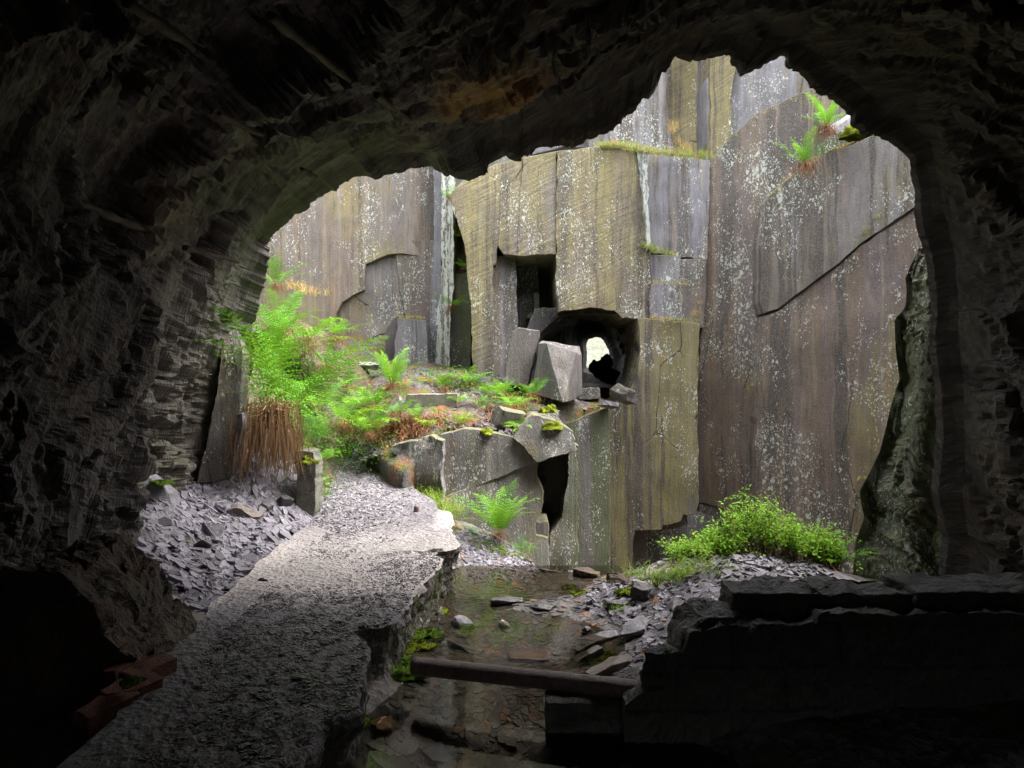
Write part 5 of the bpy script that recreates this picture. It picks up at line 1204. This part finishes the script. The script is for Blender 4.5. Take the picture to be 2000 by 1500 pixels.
grass('grass_tuft', [gp(1208, 1192)], 24, .15, (.02, .02), 'small grass sprig by the dark rock on the right bank', .0, 18, kind='x', cat='grass tuft')
grass('grass', [gp(x, y) for x, y in ((930, 1062), (980, 1080), (1010, 1090))], 380, .10, (.08, .05), 'short mossy grass under the lone fern', .2, 19)
grass('grass', [gp(x, y) for x, y in ((868, 1015), (885, 1040))], 240, .13, (.05, .05), 'short green and dry grass at the path edge below the pleated rock', .4, 20)
# bracken litter on the bank
def litter(name, pts, n, label, seed, spread=(.2, .2)):
    rg = random.Random(seed); V = []; T = []
    for k in range(n):
        i = rg.randrange(len(pts)); p = np.array(pts[i]) + np.array([rg.gauss(0, spread[0]), rg.gauss(0, spread[1]), .02])
        p[2] = float(uz(p[0], p[1])) + rg.uniform(0, .06) if name != 'x' else p[2]
        a = rg.uniform(0, 6.28); e = R(rg.uniform(-30, 35)); l = rg.uniform(.08, .3)
        for i_ in range(4):
            d = np.array([math.cos(e) * math.cos(a), math.cos(e) * math.sin(a), math.sin(e)]) * l / 4; s_ = np.array([-math.sin(a), math.cos(a), 0]) * .004
            q = p + d; o = len(V); V += [p - s_, p + s_, q + s_, q - s_]; T.append((o, o + 1, o + 2, o + 3)); p = q; e -= rg.uniform(0, .5); a += rg.uniform(-.4, .4)
    tag(mesh_np('dead_bracken', np.array(V), np.array(T), [DEAD]), label, kind='stuff')
litter('l', [gx(790, 10.4), gx(760, 10.6), gx(820, 10.3), gx(850, 10.2), gx(800, 10.1)], 1300, 'red brown dead bracken matted on the bank behind the path bend', 1, (.18, .15))
litter('l', [gx(990, 10.6), gx(1010, 10.4), gx(1040, 10.5), gx(960, 11), gx(900, 10.3)], 900, 'red brown dead bracken along the ledge brink', 2, (.2, .12))
litter('l', [gx(900, 12), gx(960, 12), gx(760, 11.6), gx(700, 11)], 500, 'dead bracken between the small ferns on the ledge', 3, (.3, .2))
# small leaved cover on the ledge, bush behind the wall
def leaves(name, centers, n, size, V, T, rg, shape):
    for k in range(n):
        p = shape(rg)
        a = rg.uniform(0, 6.28); e = rg.uniform(-.6, .9); s_ = size * rg.uniform(.6, 1.3)
        f = np.array([math.cos(e) * math.cos(a), math.cos(e) * math.sin(a), math.sin(e)]); r = np.array([-math.sin(a), math.cos(a), rg.uniform(-.4, .4)])
        o = len(V); V += [p, p + f * s_ * .5 + r * s_ * .32, p + f * s_, p + f * s_ * .5 - r * s_ * .32]; T.append((o, o + 1, o + 2, o + 3))
def bush(name, base, tops, label, cat, n_twig, nleaf, size, seed, mat=LEAF):
    rg = random.Random(seed); V = []; T = []; SV = []; ST = []
    base = np.array(base)
    for k in range(n_twig):
        cx, cy, h, r = tops[rg.randrange(len(tops))]
        b = np.array([cx + rg.gauss(0, r * .5), cy + rg.gauss(0, .15), 0]); b[2] = float(gz(b[0], b[1]))
        top = np.array([cx + rg.gauss(0, r), cy + rg.gauss(0, .22), b[2] + h * rg.uniform(.35, 1.05)])
        p = b; ns = 7
        for i in range(ns):
            t = (i + 1) / ns; q = b * (1 - t) + top * t + np.array([rg.gauss(0, .025), rg.gauss(0, .025), .05 * math.sin(t * 3)])
            s_ = np.array([.003, 0, 0]) * (1.4 - t); o = len(SV); SV += [p - s_, p + s_, q + s_, q - s_]; ST.append((o, o + 1, o + 2, o + 3))
            if i > 1:
                for j in range(nleaf):
                    c = p * .5 + q * .5 + np.array([rg.gauss(0, .035), rg.gauss(0, .035), rg.gauss(0, .025)])
                    leaves('', None, 1, size, V, T, rg, lambda _r: c)
            p = q
    e = empty(name, base, label, cat)
    o1 = mesh_np('foliage', np.array(V) - base, np.array(T), [mat]); o1.parent = e
    o2 = mesh_np('stems', np.array(SV) - base, np.array(ST), [TWIG]); o2.parent = e; o2.name = 'stem'
bush('bilberry_bush', (2.3, 6.9, 0), [(2.05, 6.9, .22, .08), (2.2, 6.95, .42, .10), (2.42, 7.0, .70, .10), (2.6, 7.0, .58, .08), (2.85, 7.0, .44, .11), (3.1, 7.0, .36, .09), (3.25, 7.0, .42, .06)], 'bright green bilberry bush behind the broken wall', 'bush', 400, 5, .034, 1)
bush('bilberry_bush', (1.6, 6.9, -.2), [(1.70, 6.9, .10, .10), (1.85, 6.8, .16, .1)], 'low fringe of bilberry in front of the low cave', 'bush', 90, 5, .028, 2)
rgf = 0
fern(np.array([3.25, 6.9, float(gz(3.25, 6.9))]), 'mid2', .5, 'young fern with upright fronds at the right end of the bilberry bush', 0, 2)
def lut(f, x0, x1, y0, y1, st=.06):
    xs = np.arange(x0, x1, st); ys = np.arange(y0, y1, st); Z = f(*np.meshgrid(xs, ys))
    return lambda x, y: Z[min(max(int((y - y0) / st), 0), len(ys) - 1), min(max(int((x - x0) / st), 0), len(xs) - 1)]
FZ = {uz: lut(uz, -6, 2.5, 9, 15), gz: lut(gz, -5.5, 5, 2, 13)}
def cover(name, pts, n, size, sp, label, seed, mat, f=uz):
    rg = random.Random(seed); V = []; T = []
    def shp(rg):
        q = np.array(pts[rg.randrange(len(pts))]) + np.array([rg.gauss(0, sp[0]), rg.gauss(0, sp[1]), 0]); q[2] = float(FZ[f](q[0], q[1])) + abs(rg.gauss(0, sp[2])); return q
    leaves('', None, n, size, V, T, rg, shp)
    tag(mesh_np(name, np.array(V), np.array(T), [mat]), label, kind='stuff')
COV = leafmat('cover leaf', (.04, .13, .012), (.13, .30, .02), .2)
cover('ground_cover', [gx(920, 11.9), gx(960, 11.8), gx(990, 11.6), gx(880, 12), gx(1010, 11.2)], 2600, .035, (.22, .18, .10), 'small leaved green cover on the ledge left of the slate blocks', 4, COV)
cover('ground_cover', [gx(700, 13.2), gx(760, 13), gx(840, 12.8), gx(900, 12.8)], 900, .035, (.25, .15, .04), 'sparse green cover at the foot of the left cliff', 5, COV)
cover('ground_cover', [gx(680, 10.7), gx(740, 10.2), gx(700, 11.2), gx(650, 11.6)], 2600, .035, (.25, .25, .08), 'green cover on the bank at the path bend', 6, COV)
cover('ground_cover', [np.array([x, y, 0]) for x, y in ((-3.5, 12.6), (-3.2, 12.1), (-4, 13), (-3.0, 11.6), (-3.6, 12), (-4.4, 13.2))], 7000, .05, (.28, .3, .10), 'green growth on the high left bank under the far cliff', 8, COV)
bk = [np.array([x, y, 0]) for x, y in ((-3.1, 9.3), (-3.3, 10), (-3.6, 10.6), (-3.5, 11.4), (-3.9, 11.5), (-3.2, 10.8), (-2.9, 9.0))]
cover('ground_cover', bk, 9000, .05, (.25, .3, .10), 'dense green growth on the steep left bank outside the cave', 7, COV, gz)
def moss(pos, r, label, mat=MOSS, seed=0, squash=.4, n=700, nz_=(0, 0, 1)):
    """cushion: lumpy dome bristling with tiny shoots"""
    rg = np.random.default_rng(seed); th = np.linspace(0, 2 * np.pi, 40, endpoint=False); V = [np.array([[0, 0, r * squash]])]
    rings = 14; V = []
    for i in range(rings):
        a = (i + .01) / rings * math.pi * .55; p = np.stack([np.cos(th) * math.sin(a), np.sin(th) * math.sin(a), np.full(40, math.cos(a) * squash)], -1) * r
        p = p * (1 + .35 * fbm(p * 4 / r * .5 + seed, 3, seed))[:, None]; V.append(p)
    V = np.concatenate(V); j = np.arange(40); j2 = (j + 1) % 40
    Fq = np.concatenate([np.stack([i * 40 + j, i * 40 + j2, (i + 1) * 40 + j2, (i + 1) * 40 + j], -1) for i in range(rings - 1)])[:, ::-1]
    k = rg.integers(0, len(V), n); b = V[k] + rg.normal(0, r * .03, (n, 3)); d = rg.normal(0, .5, (n, 3)) + np.array([0, 0, .8]); d /= np.linalg.norm(d, axis=1, keepdims=True)
    s_ = np.cross(d, rg.normal(0, 1, (n, 3))); s_ /= np.linalg.norm(s_, axis=1, keepdims=True); l = rg.uniform(.008, .02, (n, 1))
    VT = np.stack([b - s_ * .003, b + s_ * .003, b + d * l], 1).reshape(-1, 3); FT = np.arange(3 * n).reshape(-1, 3) + len(V)
    o = mesh_np('moss', np.concatenate([V, VT]), [Fq, FT], [mat], smooth=True); o.location = Vector([float(c) for c in pos])
    tag(o, label, kind='stuff')
MS = [((790, 1312), .16, 'green moss cushion at the left end of the pipe', MOSSD), ((840, 1245), .13, 'moss on the shore above the pipe', MOSSD), ((820, 1265), .10, 'moss patch under the path edge', MOSS), ((855, 1195), .09, 'yellow moss beside the upright slate', MOSS), ((868, 1165), .10, 'dark moss at the path edge by the far pool', MOSSD),
      ((1235, 1160), .10, 'moss on the back of the dark angular rock', MOSS), ((1160, 1290), .13, 'moss on the slab behind the pipe', MOSSD), ((1200, 1140), .09, 'moss by the brown lumpy rock', MOSS), ((1110, 1150), .08, 'moss on the far bar of the stream', MOSS), ((310, 955), .10, 'moss on the leaning slab by the left wall', MOSSD), ((690, 1415), .09, 'moss at the near corner of the path', MOSSD), ((255, 1345), .05, 'moss on the middle brick', MOSSD)]
MS += [((838, 1180), .07, 'small moss tuft under the broken path edge', MOSS), ((812, 1240), .10, 'dark moss climbing the path flank', MOSSD), ((795, 1268), .09, 'yellow moss low on the path flank', MOSS), ((770, 1290), .10, 'moss between the path flank and the pipe', MOSSD), ((1215, 1160), .08, 'moss beside the dark angular rock', MOSSD), ((1130, 1160), .08, 'moss on the wet bar between the pools', MOSS), ((1185, 1285), .09, 'yellow green moss on the brown tilted slab', MOSS)]
for k, ((px, py), r, lb, mt) in enumerate(MS):
    p = gp(px, py); 
    if px == 310: p = at(312, 945, 6.95)
    if px == 255: p = at(255, 1335, 3.42)
    moss(p, r, lb, mt, 20 + k, .35)
for k, (p, r, lb) in enumerate([(at(1072, 806, 10.5), .14, 'round moss cushion on the ledge brink'), (at(1078, 838, 9.9), .15, 'yellow moss cushion on the nose of the ledge wall'), (at(1012, 858, 9.9), .08, 'moss dripping over the lichen panel'), (at(598, 905, 8.25), .12, 'moss on the head of the concrete post'), (at(890, 470, 14.65), .35, 'thick moss filling the gully'), (at(893, 430, 14.65), .25, 'moss higher in the gully'), (at(1668, 268, 11.2), .22, 'moss on the soil pocket under the upper fern'), (at(950, 848, 9.85), .10, 'moss on the rim of the ledge wall')]):
    moss(p, r, lb, MOSS, 60 + k, .8)
